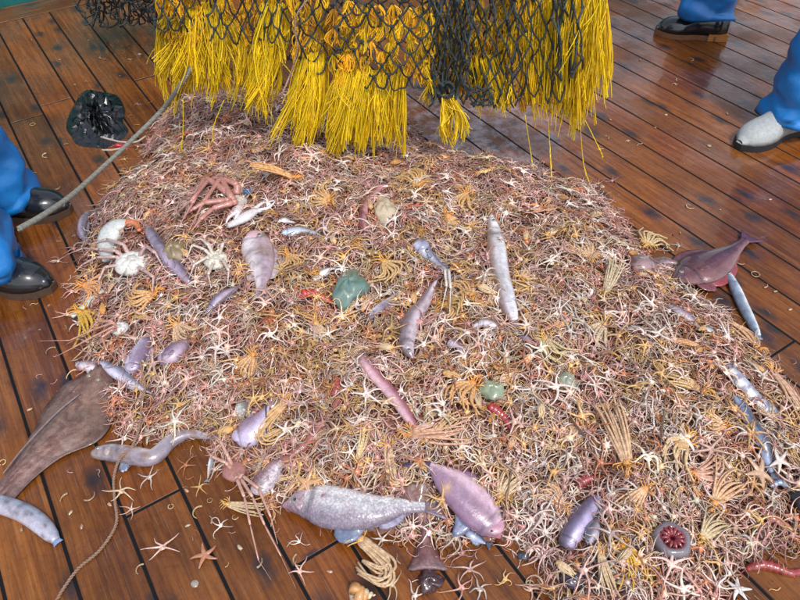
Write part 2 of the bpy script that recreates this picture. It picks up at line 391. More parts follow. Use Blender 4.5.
# ================================================================ CREATURES
def profile(kind, n):
    P = {'taper': [.3, .6, .8, .92, 1, 1, .98, .95, .9, .83, .74, .62, .42], 'fish': [.06, .42, .72, .9, 1, .99, .93, .84, .70, .54, .38, .27, .24],
         'eel': [.45, .8, .95, 1, 1, .97, .93, .88, .82, .74, .62, .48, .2],
         'tad': [.45, .95, 1.0, .92, .72, .52, .42, .36, .3, .25, .2, .15, .1],
         'spin': [.08, .45, .7, .85, .95, 1, .97, .9, .78, .6, .42, .25, .08],
         'sack': [.25, .7, .92, 1, 1, 1, .96, .9, .82, .74, .66, .5, .2],
         'flat': [.12, .5, .82, .98, 1, .96, .86, .7, .5, .33, .2, .13, .12],
         'bar': [.55, .85, .95, 1, 1, 1, 1, 1, .98, .95, .88, .75, .45]}[kind]
    return interp(P, n)
def fish(name, label, pts, width, shape='eel', flat=.6, back=(.3, .25, .28), belly=(.6, .55, .6), dors=1, head=None, cat='fish', mat='fish',
         lift=.35, tail=None, tailcol=None, fins=(), eye=None, mott=.0, spots=None, group=None, mark=True, stripes=None, ring=None, seed=1, sides=18, n=48, gill=.23, thr=.12, auto=True):
    """body lofted through photo points (head first); fins/eye are children. width = full width in photo pixels"""
    W3 = np.array([surf(x, y) for x, y in pts]); P = cr(W3, n); sc = np.mean([scale_at(p) for p in W3])
    R = profile(shape, n)*width*.5*sc
    hz = H(P[:, 0], P[:, 1]); k = np.ones(9)/9; hz = np.convolve(np.pad(hz, 4, mode='edge'), k, 'valid')
    P[:, 2] = hz+R.max()*flat*lift+.010*np.clip(hz/.06, 0, 1)+R.max()*flat*.4*np.clip(1-hz/.05, 0, 1)
    T = nrm(np.gradient(P, axis=0)); Sd = nrm(np.cross((0, 0, 1.), T)); U = np.cross(T, Sd)
    th = np.arange(sides)/sides*2*PI; r_ = np.random.default_rng(seed); ph = r_.uniform(0, 6, 8)
    tt = np.linspace(0, 1, n)[:, None]
    dip = 1-.07*np.exp(-((tt-gill)/.012)**2)-.05*np.exp(-((tt-.05)/.012)**2)*(shape != 'eel'); bul = dip+.025*np.sin(tt*5+ph[0]+2*th)+.015*np.sin(tt*9+ph[1]-3*th)
    Vv = P[:, None]+Sd[:, None]*(np.cos(th)*R[:, None]*bul)[..., None]+U[:, None]*(np.sin(th)*R[:, None]*flat*bul)[..., None]
    s = (np.cos(th)*dors)[None, :]*np.ones((n, 1)); mixv = 1/(1+np.exp(-(s+thr)*6))
    back = np.array(back)*.72; belly = np.minimum(np.array(belly)*1.12+.04, .85)
    col = belly*(1-mixv[..., None])+back*mixv[..., None]
    if head is not None:
        hw = np.clip(1-tt/.16, 0, 1)[..., None]; col = col*(1-hw)+np.array(head)*hw
    if shape != 'bar' or width > 14:
        gl = np.exp(-((tt+.03*np.cos(th)**2-gill)/.016)**2)[..., None]*.8*(np.sin(th) > -.2)[None, :, None]; col = col*(1-gl)+back*.4*gl
        ll = (np.exp(-((th-1.5)/.13)**2)*(tt > gill)*(tt < .95))[..., None]*.35; col = col*(1-ll)+back*.55*ll
    bl = 0*np.clip(np.sin(tt*13+ph[5]+1.7*np.sin(th+ph[6]))*np.sin(th*1.5+ph[7]+tt*5), 0, 1)[..., None]*.35; col = col*(1-bl)+col*np.array([1.12, .72, .74])*bl
    if mott:
        q = np.zeros_like(mixv)
        for kx in range(46):
            a, bb_, wa, wb2 = r_.uniform(0, 1), r_.uniform(0, 6.28), r_.uniform(.012, .035), r_.uniform(.18, .5); dth = (th-bb_+PI) % (2*PI)-PI; q = np.maximum(q, np.exp(-((tt-a)/wa)**2-(dth/wb2)**2)*r_.uniform(.5, 1))
        col = col*(1-mott*1.3*np.clip(q, 0, .75)[..., None])
    if stripes is not None:
        q = (np.sin(tt*stripes[0])+.25*np.sin(th*3) > .35)[..., None]*.8; col = col*(1-q)+np.array(stripes[1])*q
    if spots is not None:
        for kx in range(spots[0]):
            a, bb_ = r_.uniform(.1, .9), r_.uniform(.2, 2.9); d2 = ((tt-a)/.035)**2+((th-bb_)/.4)**2
            wv = np.exp(-d2)[..., None]; col = col*(1-wv)+np.array(spots[1])*wv
    f = []
    for i in range(n-1):
        for q in range(sides): q2 = (q+1) % sides; f.append((i*sides+q, i*sides+q2, (i+1)*sides+q2, (i+1)*sides+q))
    f.append(tuple(range(sides-1, -1, -1))); f.append(tuple((n-1)*sides+q for q in range(sides)))
    root = empty(name, (*P[n//2, :2], P[n//2, 2]-R.max()*flat), label, cat, group)
    mk((Vv.reshape(-1, 3), f, col.reshape(-1, 3))).build('body', M[mat], root)
    fc = np.array(tailcol if tailcol is not None else back*.9)
    if tail:                                  # fan: length px, half spread px
        ln, hs = tail[0]*sc, tail[1]*sc; e = P[-1]; t = T[-1]; sd = Sd[-1]; nn = 9
        A = [e-t*ln*.12+sd*R[-1]*.8*q for q in np.linspace(-1, 1, nn)]
        B = [e+t*ln*(1-.22*(1-abs(q)))+sd*hs*q+np.array([0, 0, -.3*R[-1]]) for q in np.linspace(-1, 1, nn)]
        B = [np.array([p[0], p[1], max(p[2], float(H(p[:1], p[1:2])[0])+.006)]) for p in B]
        mk(sheet(A, B, fc)).build('tail_fin', M['fin'], root)
    for (fname, t0, t1, side, out, slant, colr) in fins:   # fin strips along the edges
        i0, i1 = int(t0*(n-1)), int(t1*(n-1)); idx = np.linspace(i0, i1, 11).astype(int); A = []; B = []
        for q, i in enumerate(idx):
            u = q/10; hgt = out*sc*(max(0, math.sin(PI*min(1, u*1.15+.08)))**.6)
            a = P[i]+Sd[i]*side*R[i]*.93; A.append(a); bq = a+Sd[i]*side*hgt+T[i]*slant*sc*u
            bq[2] = max(bq[2]-R[i]*flat*.25, float(H(bq[:1], bq[1:2])[0])+.006); B.append(bq)
        mk(sheet(A, B, colr)).build(fname, M['fin'], root)
    if width >= 17 and shape != 'bar' and cat == 'fish':     # gill cover plate
        i = int((gill-.045)*(n-1)); gc = P[i]+U[i]*R[i]*flat*.55; hc = np.array(head if head is not None else back*.5+belly*.5)
        mk(dome(gc, R[i]*.62, R[i]*.72, R[i]*flat*.47, math.atan2(T[i][1], T[i][0]), hc*.6+(back*.4+belly*.6)*.45, 20, 8, .03, seed)).build('gill_cover', M[mat], root)
        if not ring: ring = (gill+.06, -dors*.5, width*.5, width*.13, tuple(back*.5+belly*.3))
    if width >= 10 and not fins and auto:               # low fins along both edges
        fc2 = back*.5+belly*.35
        for fname, t0, t1, sd_, q in (('dorsal_fin', .34, .86, dors, .2), ('anal_fin', .52, .86, -dors, .15)):
            i0, i1 = int(t0*(n-1)), int(t1*(n-1)); idx = np.linspace(i0, i1, 13).astype(int); A = [P[i]+Sd[i]*sd_*R[i]*.92 for i in idx]; B = []
            for k_, i in enumerate(idx):
                hgt = width*q*sc*(math.sin(PI*min(1, k_/12*1.05+.05))**.5 if k_ < 12 else .2)*(1+.12*(k_ % 3)); bq = P[i]+Sd[i]*sd_*(R[i]*.92+hgt)+T[i]*hgt*.7; bq[2] = max(bq[2]-R[i]*flat*.3, float(H(bq[:1], bq[1:2])[0])+.005); B.append(bq)
            mk(sheet(A, B, fc2)).build(fname, M['fin'], root)
    if width >= 13 and shape in ('fish', 'eel', 'sack', 'spin', 'tad', 'bar') and cat == 'fish':
        i = max(1, int(.02*n)); a = P[0]-T[0]*R[0]*.2; q = [a+Sd[0]*R[0]*.9+U[0]*R[0]*flat*.1, a-T[0]*.001+U[0]*R[0]*flat*.6, P[i*3]+Sd[i*3]*R[i*3]*-dors*.55+U[i*3]*R[i*3]*flat*.85]
        mk(tube(cr(np.array(q), 8), .0011, 5, (.10, .04, .05))).build('mouth', M['fin'], root)
    if ring:                                   # pectoral fin lying on the upper flank: t, side, length px, angle
        t0, sd_, ln, wd, colr = ring; i = int(t0*(n-1)); base = P[i]+Sd[i]*sd_*R[i]*.35+U[i]*R[i]*flat*.95
        A = [base+Sd[i]*q*wd*sc*.35 for q in np.linspace(-1, 1, 7)]
        B = [base+T[i]*ln*sc*(1-.25*abs(q))+Sd[i]*(q*wd*sc+.25*sd_*ln*sc)-U[i]*R[i]*flat*.12 for q in np.linspace(-1, 1, 7)]
        mk(sheet(A, B, colr)).build('pectoral_fin', M['fin'], root)
    if eye is None and width >= 12 and cat == 'fish' and shape != 'bar': eye = (.12, .2*dors, max(1.7, width*.09))
    if eye:                                    # t, lateral -1..1, radius px
        i = int(eye[0]*(n-1)); a = math.acos(max(-1, min(1, eye[1]*1.0))); e = P[i]+Sd[i]*math.cos(a)*R[i]+U[i]*math.sin(a)*R[i]*flat
        r = eye[2]*sc*1.2; eo = mk(dome(e, r, r, r*.6, col=(.26, .24, .22), nu=12, nv=5, low=-.99)).build('eye', M['eye'], root)
        mk(dome(e+np.array([0, -.1*r, r*.35]), r*.55, r*.55, r*.42, col=(.01, .01, .015), nu=10, nv=4, low=-.99)).build('pupil', M['eye'], eo, origin=root.location)
    reserve(P, R)
    if mark:
        m_ = pts[len(pts)//2]; land(m_[0], m_[1], mark if isinstance(mark, str) else name.replace('_', ' '))
    return root, P, R

PK = (.50, .30, .33); MV = (.30, .24, .34)
# big fish at the bottom
fish('silver_fish', 'silver scaled fish with pink snout lying at the front edge of the heap',
     [(283,511),(310,507),(340,513),(372,516),(400,512),(425,512)], 45, 'fish', .62, back=(.34,.28,.36), belly=(.84,.84,.88), dors=-1, thr=-.25,
     head=(.36,.17,.20), mat='scaled', tail=(22, 13), tailcol=(.2,.15,.2), eye=(.13, -.1, 3.4), ring=(.3, .35, 24, 5, (.5,.25,.32)),
     fins=[('pelvic_fin', .42, .6, -1, 14, 6, (.13,.16,.25)), ('dorsal_fin', .66, .85, -1, 6, 6, (.2,.18,.28))], mark='silver scaled fish', seed=3, n=60, sides=22)
fish('pink_fish', 'smooth pink and purple fish with raised dark tail at the front of the heap',
     [(500,543),(490,528),(472,508),(452,489),(438,477),(429,471)], 42, 'fish', .6, back=(.36,.21,.34), belly=(.60,.42,.50), dors=1,
     head=(.48,.2,.27), tail=(24, 13), tailcol=(.07,.05,.11), eye=(.14, .5, 2.6), spots=(3, (.62,.40,.22)),
     fins=[('dorsal_fin', .25, .75, -1, 8, 3, (.22,.12,.24)), ('pelvic_fin', .3, .55, 1, 17, -8, (.12,.14,.24))], mark='smooth pink fish', seed=5, n=44, sides=20)
# flat brown fish tail between them
def ribbon(name, label, L, Rr, cols, cat='fish', parts='body', thick=.006, bumpz=.012, mark=None, mat='fish', nu=9, res=.95):
    """flat fish: left and right outline in photo points, thicker along the midline"""
    n = 26; A = cr(np.array([surf(*p) for p in L]), n); B = cr(np.array([surf(*p) for p in Rr]), n)
    v = []; c = []; f = []; cols = np.array(cols); cc = np.stack([interp(cols[:, k], n) for k in range(3)], 1)
    r_ = np.random.default_rng(len(L)+int(L[0][0])); 
    for side in (1, -1):
        for i in range(n):
            for j in range(nu):
                t = j/(nu-1); p = A[i]*(1-t)+B[i]*t; m_ = math.sin(PI*t)
                z = thick*.4+side*thick*(.3+.7*m_)+(bumpz*m_**2+.003*math.sin(i*.9+j*2)*m_ if side > 0 else 0)+.006
                ridge = .0016*math.cos(j*PI) if m_ < .75 else 0
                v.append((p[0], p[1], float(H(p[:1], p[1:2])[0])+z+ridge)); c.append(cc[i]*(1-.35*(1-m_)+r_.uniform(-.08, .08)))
    o = n*nu
    for i in range(n-1):
        for j in range(nu-1): a = i*nu+j; f.append((a, a+1, a+nu+1, a+nu)); f.append((o+a, o+a+nu, o+a+nu+1, o+a+1))
        f.append((i*nu, (i+1)*nu, o+(i+1)*nu, o+i*nu)); e = nu-1; f.append((i*nu+e, o+i*nu+e, o+(i+1)*nu+e, (i+1)*nu+e))
    for j in range(nu-1): f.append((j, o+j, o+j+1, j+1)); e = (n-1)*nu; f.append((e+j, e+j+1, o+e+j+1, o+e+j))
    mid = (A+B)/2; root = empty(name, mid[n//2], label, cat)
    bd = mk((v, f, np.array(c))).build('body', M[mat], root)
    reserve(mid, np.linalg.norm(A-B, axis=1)/2*res)
    if mark: m_ = L[len(L)//2]; q = Rr[len(Rr)//2]; land((m_[0]+q[0])/2, (m_[1]+q[1])/2, mark)
    return root, mid
ribbon('brown_flatfish', 'brown flatfish with tail towards the viewer between silver fish and pink fish',
       [(390,492),(398,505),(412,520),(418,538),(414,558),(408,572)], [(433,484),(433,500),(432,520),(431,540),(440,560),(448,572)],
       [(.16,.08,.07),(.2,.09,.08),(.19,.08,.08),(.22,.10,.10),(.2,.09,.09),(.25,.16,.17)], bumpz=.006, thick=.004, mat='dull', mark='brown flatfish', res=.35)
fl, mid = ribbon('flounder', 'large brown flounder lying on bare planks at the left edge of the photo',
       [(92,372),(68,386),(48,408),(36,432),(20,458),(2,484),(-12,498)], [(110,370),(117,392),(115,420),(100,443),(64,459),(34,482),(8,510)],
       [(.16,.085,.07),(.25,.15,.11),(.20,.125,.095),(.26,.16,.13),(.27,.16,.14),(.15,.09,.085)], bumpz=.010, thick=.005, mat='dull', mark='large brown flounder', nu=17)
for q, (x, y) in enumerate(((101,385),(92,381))):
    e = surf(x, y); sc = scale_at(e); eo = mk(dome(e+np.array([0,0,.02]), 3*sc, 3*sc, 2.4*sc, col=(.2,.17,.12), nu=10, nv=5, low=-.99)).build('eye', M['eye'], fl)
A = [surf(*p)+np.array([0,0,.026]) for p in cr(np.array([(84,400.),(60,420),(30,452),(8,480)]), 16)]
mk(tube(A, np.linspace(.0035,.0015,16), 6, (.22,.15,.14), flat=.5)).build('lateral_line', M['fish'], fl)

fish('mottled_fish', 'brown and white mottled slender fish on bare planks left of the crab',
     [(94,457),(112,456),(135,459),(155,460),(172,445),(190,437),(212,441)], 19, 'eel', .85, back=(.36,.30,.36), belly=(.55,.52,.56), dors=-1, head=(.28,.22,.18), mott=.5,
     spots=(16, (.26,.15,.08)), tail=(9, 5), eye=(.08, .4, 1.8), fins=[('pelvic_fin', .28, .4, -1, 9, -2, (.35,.38,.5))], mark='mottled slender fish', seed=9)
fish('blue_white_fish', 'tapering blue and white fish tail on planks at lower left edge', [(-25,500),(0,506),(25,515),(44,528),(58,543)], 19, 'bar', .75, auto=False, thr=-.2,
     back=(.45,.50,.62), belly=(.36,.34,.42), dors=1, mott=.6, tail=(4,5), tailcol=(.12,.2,.36), mark='blue and white fish', seed=4)
fish('pale_long_fish', 'long straight fish with white belly and brown back lying upright in the heap',
     [(491,218),(494,240),(497,265),(502,290),(508,312),(513,326)], 21, 'taper', .6, thr=-.35, back=(.34,.20,.17), belly=(.64,.66,.84), dors=-1, mott=.15, tail=(7,6), eye=(.08,.2,1.8),
     fins=[('pectoral_fin',.22,.32,1,5,6,(.3,.22,.28))], mark='long white bellied fish', seed=2)
fish('curved_grey_fish', 'curved grey fish with raised thin tail in the middle of the heap',
     [(413,364),(407,350),(409,333),(418,315),(429,298),(437,284)], 20, 'spin', .8, back=(.28,.21,.24), belly=(.48,.40,.46), dors=1, mott=.3, tail=(7,4), eye=(.12,.1,2),
     fins=[('dorsal_fin',.45,.7,1,4,3,(.25,.2,.25))], mark='curved grey fish', seed=6)
fish('big_headed_fish', 'small fish with big bluish head and thin tail near the heap centre',
     [(417,247),(424,256),(434,265),(444,273),(451,281)], 20, 'tad', .8, back=(.20,.20,.30), belly=(.36,.38,.50), dors=1, tail=(6,3), eye=(.3,-.2,2.2), mark='big headed bluish fish', seed=8)
fish('silver_fry', 'tiny curved silver fish beside the teal jelly', [(312,290),(316,281),(325,275),(336,272)], 10, 'spin', .7, back=(.25,.25,.3), belly=(.75,.78,.85), dors=1, tail=(5,3), eye=(.15,0,1.2), mark=None)
fish('lilac_fish', 'small lilac fish right of the teal jelly', [(368,325),(378,314),(388,306),(397,297)], 10, 'spin', .8, back=(.35,.3,.42), belly=(.62,.6,.78), dors=-1, tail=(5,4), eye=(.12,0,1.3), mark='small lilac fish')
fish('pale_banded_fish', 'small pale fish with brown spots lower left of the long white bellied fish', [(471,331),(482,327),(495,330),(507,338)], 11, 'spin', .8, back=(.3,.2,.14), belly=(.6,.55,.62), dors=1, mott=.5, tail=(5,3), eye=(.1,.2,1.3), mark=None)
fish('dark_purple_fish', 'small dark purple fish right of the long white bellied fish', [(518,340),(527,342),(536,344)], 8, 'spin', .8, back=(.16,.1,.16), belly=(.3,.22,.33), tail=(4,3), mark=None)
fish('purple_pink_fish', 'small purplish fish right of the curved grey fish', [(450,346),(458,350),(466,357)], 13, 'tad', .8, back=(.28,.16,.2), belly=(.46,.36,.46), tail=(4,3), eye=(.3,0,1.6), mark=None)
fish('ribbon_fish', 'long bluish silver ribbon fish on planks at right below the red fish', [(724,270),(733,288),(742,308),(751,326),(757,338)], 12, 'taper', .75, auto=False, back=(.22,.30,.42), belly=(.6,.68,.8), dors=-1, mott=.25, tail=(5,3), mark='bluish silver ribbon fish', seed=12)
fish('red_fish', 'dark red fish with purple tail lying on the planks at right', [(672,284),(690,277),(708,269),(726,258),(744,244)], 42, 'fish', .35, back=(.10,.022,.022), belly=(.13,.032,.035), dors=1, mott=.35,
     head=(.11,.04,.04), tail=(14,13), tailcol=(.10,.035,.06), eye=(.14,.3,2), fins=[('dorsal_fin',.2,.8,1,10,6,(.14,.04,.05)),('anal_fin',.3,.8,-1,8,6,(.24,.03,.04)),('pelvic_fin',.15,.32,-1,13,9,(.18,.05,.06))], mark='dark red fish', seed=13)
fish('brown_fish', 'dull brown fish half buried left of the dark red fish', [(630,272),(648,268),(664,266),(684,270)], 26, 'tad', .6, back=(.18,.1,.09), belly=(.3,.18,.18), mott=.4, tail=(7,6), eye=(.15,.2,1.6), mark='dull brown fish', seed=14)
fish('black_silver_fish', 'slender blue black fish curving near the right edge of the heap', [(731,398),(742,414),(753,434),(763,455),(770,476)], 15, 'taper', .8, auto=False, back=(.04,.05,.10), belly=(.22,.27,.42), dors=1, tail=(8,5), mark='slender blue black fish', seed=15)
fish('striped_silver_fish', 'bright silver striped fish above the slender blue black fish', [(726,370),(738,384),(752,400),(766,412),(777,420)], 15, 'bar', .7, back=(.45,.5,.62), belly=(.72,.74,.86), stripes=(38,(.22,.2,.35)), tail=(5,5), tailcol=(.4,.1,.2), mark='silver striped fish', seed=16)
fish('violet_fish', 'shiny violet fish with dark head at the lower right of the heap', [(563,552),(572,536),(584,518),(598,500)], 20, 'bar', .75, back=(.16,.12,.22), belly=(.42,.36,.56), dors=1, head=(.04,.03,.04), tail=(8,7), tailcol=(.2,.05,.08), mark='shiny violet fish', seed=17)
fish('grey_violet_fish', 'grey violet small fish tucked right of the shiny violet fish', [(586,548),(592,534),(598,518)], 14, 'spin', .75, back=(.2,.18,.25), belly=(.4,.38,.48), mark=None, tail=(5,4))
fish('slate_eel', 'slate purple eel between the white crab and the brown shell', [(150,233),(158,246),(168,259),(179,272),(192,288)], 14, 'bar', .9, back=(.17,.13,.19), belly=(.32,.26,.36), dors=1, mott=.2, tail=(4,3), mark='slate purple eel', seed=18)
fish('thin_grey_fish', 'thin grey fish at the left edge of the heap near the blue trousers', [(92,213),(85,222),(84,235),(93,250)], 10, 'spin', .8, back=(.2,.16,.2), belly=(.36,.3,.38), tail=(4,3), mark='thin grey fish')
fish('plum_fish', 'plump plum coloured fish right of the white crab legs', [(134,378),(137,366),(144,352),(150,338)], 20, 'sack', .75, back=(.30,.22,.34), belly=(.5,.44,.56), dors=-1, mark='plump plum coloured fish', tail=(6,5), seed=19)
fish('dark_plum_fish', 'darker purple fish behind the plump plum coloured fish', [(160,366),(172,360),(184,350),(193,341)], 22, 'spin', .7, back=(.26,.17,.26), belly=(.4,.3,.4), tail=(7,5), mark=None, seed=20)
fish('steel_fish', 'steel blue and lilac fish above the large brown flounder', [(100,364),(112,371),(124,379),(138,388),(153,397)], 14, 'spin', .8, back=(.22,.24,.32), belly=(.52,.48,.6), dors=1, tail=(5,4), eye=(.12,.2,1.6), mark='steel blue fish', seed=21)
fish('white_belly_fish', 'short white bellied fish just left of the steel blue fish', [(76,367),(86,368),(97,371),(106,375)], 13, 'spin', .8, back=(.36,.3,.36), belly=(.62,.56,.6), tail=(4,3), mark=None, seed=22)
fish('lilac_lump_fish', 'swollen lilac pink fish belly above the crab at lower left', [(236,444),(247,440),(260,428),(270,410)], 30, 'spin', .75, back=(.42,.28,.38), belly=(.46,.40,.56), dors=1, mark='swollen lilac pink fish', tail=(6,4), seed=23)
fish('pearl_fish', 'pearly pink and silver fish head left of the silver scaled fish', [(258,498),(264,488),(272,476),(282,464)], 24, 'sack', .75, back=(.45,.25,.27), belly=(.62,.56,.6), mott=.4, mat='scaled', eye=(.2,.1,2), mark='pearly pink fish', tail=(7,6), seed=24)
fish('rosy_squid', 'rosy squid with dark red lines lying across the heap', [(361,361),(372,375),(387,392),(400,408),(416,432)], 14, 'bar', .75, back=(.42,.14,.18), belly=(.55,.34,.38), dors=1, cat='squid', fins=[('mantle_fin',.05,.3,1,6,2,(.5,.2,.26))], mark='rosy squid', seed=25)
fish('white_pink_fish', 'pale pink and white round bodied fish below the spider crab claw', [(253,236),(257,248),(261,265),(263,282),(261,298)], 34, 'fish', .6, back=(.55,.42,.50), belly=(.60,.53,.55), head=(.55,.26,.32), mott=.45, dors=1, eye=(.22,.35,2.4), tail=(7,7),
     ring=(.3,-.4,16,5,(.5,.38,.45)), mark='pale pink round fish', seed=26)
fish('blue_belly_fish', 'small blue silver fish left of the coiled pink eel', [(281,237),(292,236),(306,236),(322,240)], 14, 'spin', .7, back=(.24,.2,.26), belly=(.5,.6,.78), dors=1, tail=(7,4), mark=None, seed=27)
fish('pale_sliver_fish', 'small pale sliver of fish above the blue silver fish', [(278,226),(286,224),(296,226)], 8, 'spin', .7, back=(.4,.4,.46), belly=(.66,.66,.75), mark=None)
fish('coiled_eel', 'wine red curved eel arching over the cream sea squirt', [(365,240),(363,222),(367,206),(378,194),(392,190),(406,190)], 9, 'eel', .9, back=(.26,.07,.08), belly=(.42,.2,.22), dors=1, cat='eel', mark='wine red curved eel', seed=28)
fish('green_silver_fish', 'greenish silver fish patch left of the looped crinoid', [(241,402),(243,412),(242,424)], 14, 'spin', .6, back=(.36,.38,.34), belly=(.62,.66,.62), mott=.3, mat='scaled', tail=(4,4), mark=None)
fish('tiny_silver_fish', 'tiny bright silver fish below the white crab body', [(138,291),(143,297),(146,303)], 8, 'spin', .7, back=(.3,.3,.33), belly=(.8,.82,.85), tail=(3,3), mark=None)
fish('thin_silver_fish', 'thin silver fish standing beside the crab at lower left', [(213,452),(211,466),(208,480)], 6, 'spin', .7, back=(.35,.38,.42), belly=(.75,.78,.85), tail=(4,3), mark=None)
fish('brown_sliver_fish', 'narrow green grey fish in the heap left of the red fish', [(618,334),(632,332),(648,332)], 8, 'spin', .7, back=(.2,.2,.17), belly=(.36,.36,.34), mott=.4, tail=(5,3), mark=None)
fish('green_blue_fish', 'small teal silver fish above the yellow tufted crinoid at right', [(700,330),(708,334),(716,338)], 9, 'spin', .7, back=(.14,.22,.24), belly=(.5,.58,.6), tail=(4,3), mark=None)
fish('mauve_fish', 'slim mauve fish below the dull brown fish', [(664,308),(676,314),(690,324),(702,334)], 10, 'spin', .7, back=(.26,.18,.24), belly=(.4,.32,.4), tail=(5,3), mark=None)
fish('blue_tail', 'blue grey curled fish tail at the right edge', [(768,488),(778,484),(786,490),(790,500)], 8, 'eel', .8, back=(.14,.18,.28), belly=(.3,.36,.48), mark=None)
fish('slate_blue_fish', 'slate blue small fish behind the pink fish chin', [(462,528),(474,537),(486,545)], 14, 'spin', .6, back=(.1,.14,.25), belly=(.26,.3,.42), mark=None, tail=(6,5))
fish('grey_purple_fish', 'grey purple fish right of the white crab plates', [(208,318),(216,308),(226,298),(240,290)], 12, 'eel', .8, back=(.2,.15,.22), belly=(.36,.3,.4), mark=None, tail=(5,3))

def shrimp(label, pts, width, col, legs=True, sink=.012):
    W3 = np.array([surf(*p) for p in pts]); n = 26; P = cr(W3, n); sc = scale_at(W3[0]); col = np.array(col)
    R = interp([.35, .9, 1, .95, .9, .8, .7, .6, .4], n)*width*.5*sc
    P[:, 2] = H(P[:, 0], P[:, 1])+R*.7+(.004 if float(H(P[:1, 0], P[:1, 1])[0]) > .02 else 0)
    R2 = R*(1+.1*np.sin(np.arange(n)*2.1)); root = empty('shrimp', P[n//2], label, 'shrimp')
    cc = col*(1+.25*np.sin(np.arange(n)*2.1))[:, None]
    mk(tube(P, R2, 10, cc, flat=.9)).build('body', M['fish'], root)
    T = nrm(np.gradient(P, axis=0)); Sd = nrm(np.cross((0, 0, 1.), T)); 
    A = [P[-2]+Sd[-1]*R[-1]*q for q in np.linspace(-1, 1, 7)]; B = [P[-1]+T[-1]*width*.5*sc+Sd[-1]*width*.45*sc*q for q in np.linspace(-1, 1, 7)]
    mk(sheet(A, B, col)).build('tail_fan', M['fin'], root)
    for s in (-1, 1):
        q = cr(np.array([P[0], P[0]-T[0]*width*1.2*sc+Sd[0]*s*width*.5*sc, P[0]-T[0]*width*1.8*sc+Sd[0]*s*width*1.6*sc]), 10)
        q[:, 2] = np.maximum(q[:, 2], H(q[:, 0], q[:, 1])+.006); mk(tube(q, np.linspace(.0012, .0004, 10), 4, col*1.2)).build('antenna', M['fish'], root)
    for i in range(5, 20, 3):
        q = P[i]+Sd[i]*R[i]*.8; e = q+Sd[i]*width*.5*sc-T[i]*.004; e[2] = max(e[2]-.01, float(H(e[:1], e[1:2])[0])+.003)
        mk(tube(cr(np.array([q, (q+e)/2+np.array([0,0,.004]), e]), 6), np.linspace(.0016, .0007, 6), 4, col)).build('leg', M['fish'], root)
    reserve(P, R*.4); return root
shrimp('bright red shrimp lying on planks at the lower right edge', [(745,570),(760,566),(775,569),(790,574),(806,570)], 11, (.28,.03,.028)); land(772,570,'bright red shrimp')
shrimp('pale pink and red shrimp above the bright red shrimp', [(757,514),(766,518),(776,524),(790,530)], 11, (.46,.14,.13))
shrimp('scarlet shrimp touching the teal jelly from the left', [(298,302),(308,297),(320,300),(333,305)], 11, (.50,.05,.04))
shrimp('deep red shrimp buried above the smooth pink fish', [(486,408),(496,414),(505,422),(512,434)], 11, (.36,.03,.035)); land(500,420,'deep red shrimp')
shrimp('dull red shrimp above the shiny violet fish', [(576,488),(586,482),(596,480)], 12, (.3,.04,.04))
shrimp('small scarlet shrimp by the black plastic bag', [(116,147),(121,147),(126,148)], 6, (.6,.02,.03))
shrimp('dark red shrimp behind the front silver fish', [(276,470),(300,452),(322,425),(348,385)], 11, (.34,.11,.09))
shrimp('slim red shrimp left of the rosy squid', [(334,400),(338,388),(336,376)], 9, (.38,.07,.06))
shrimp('short red shrimp near the grey purple fish', [(186,306),(190,303),(195,304)], 7, (.6,.06,.05))

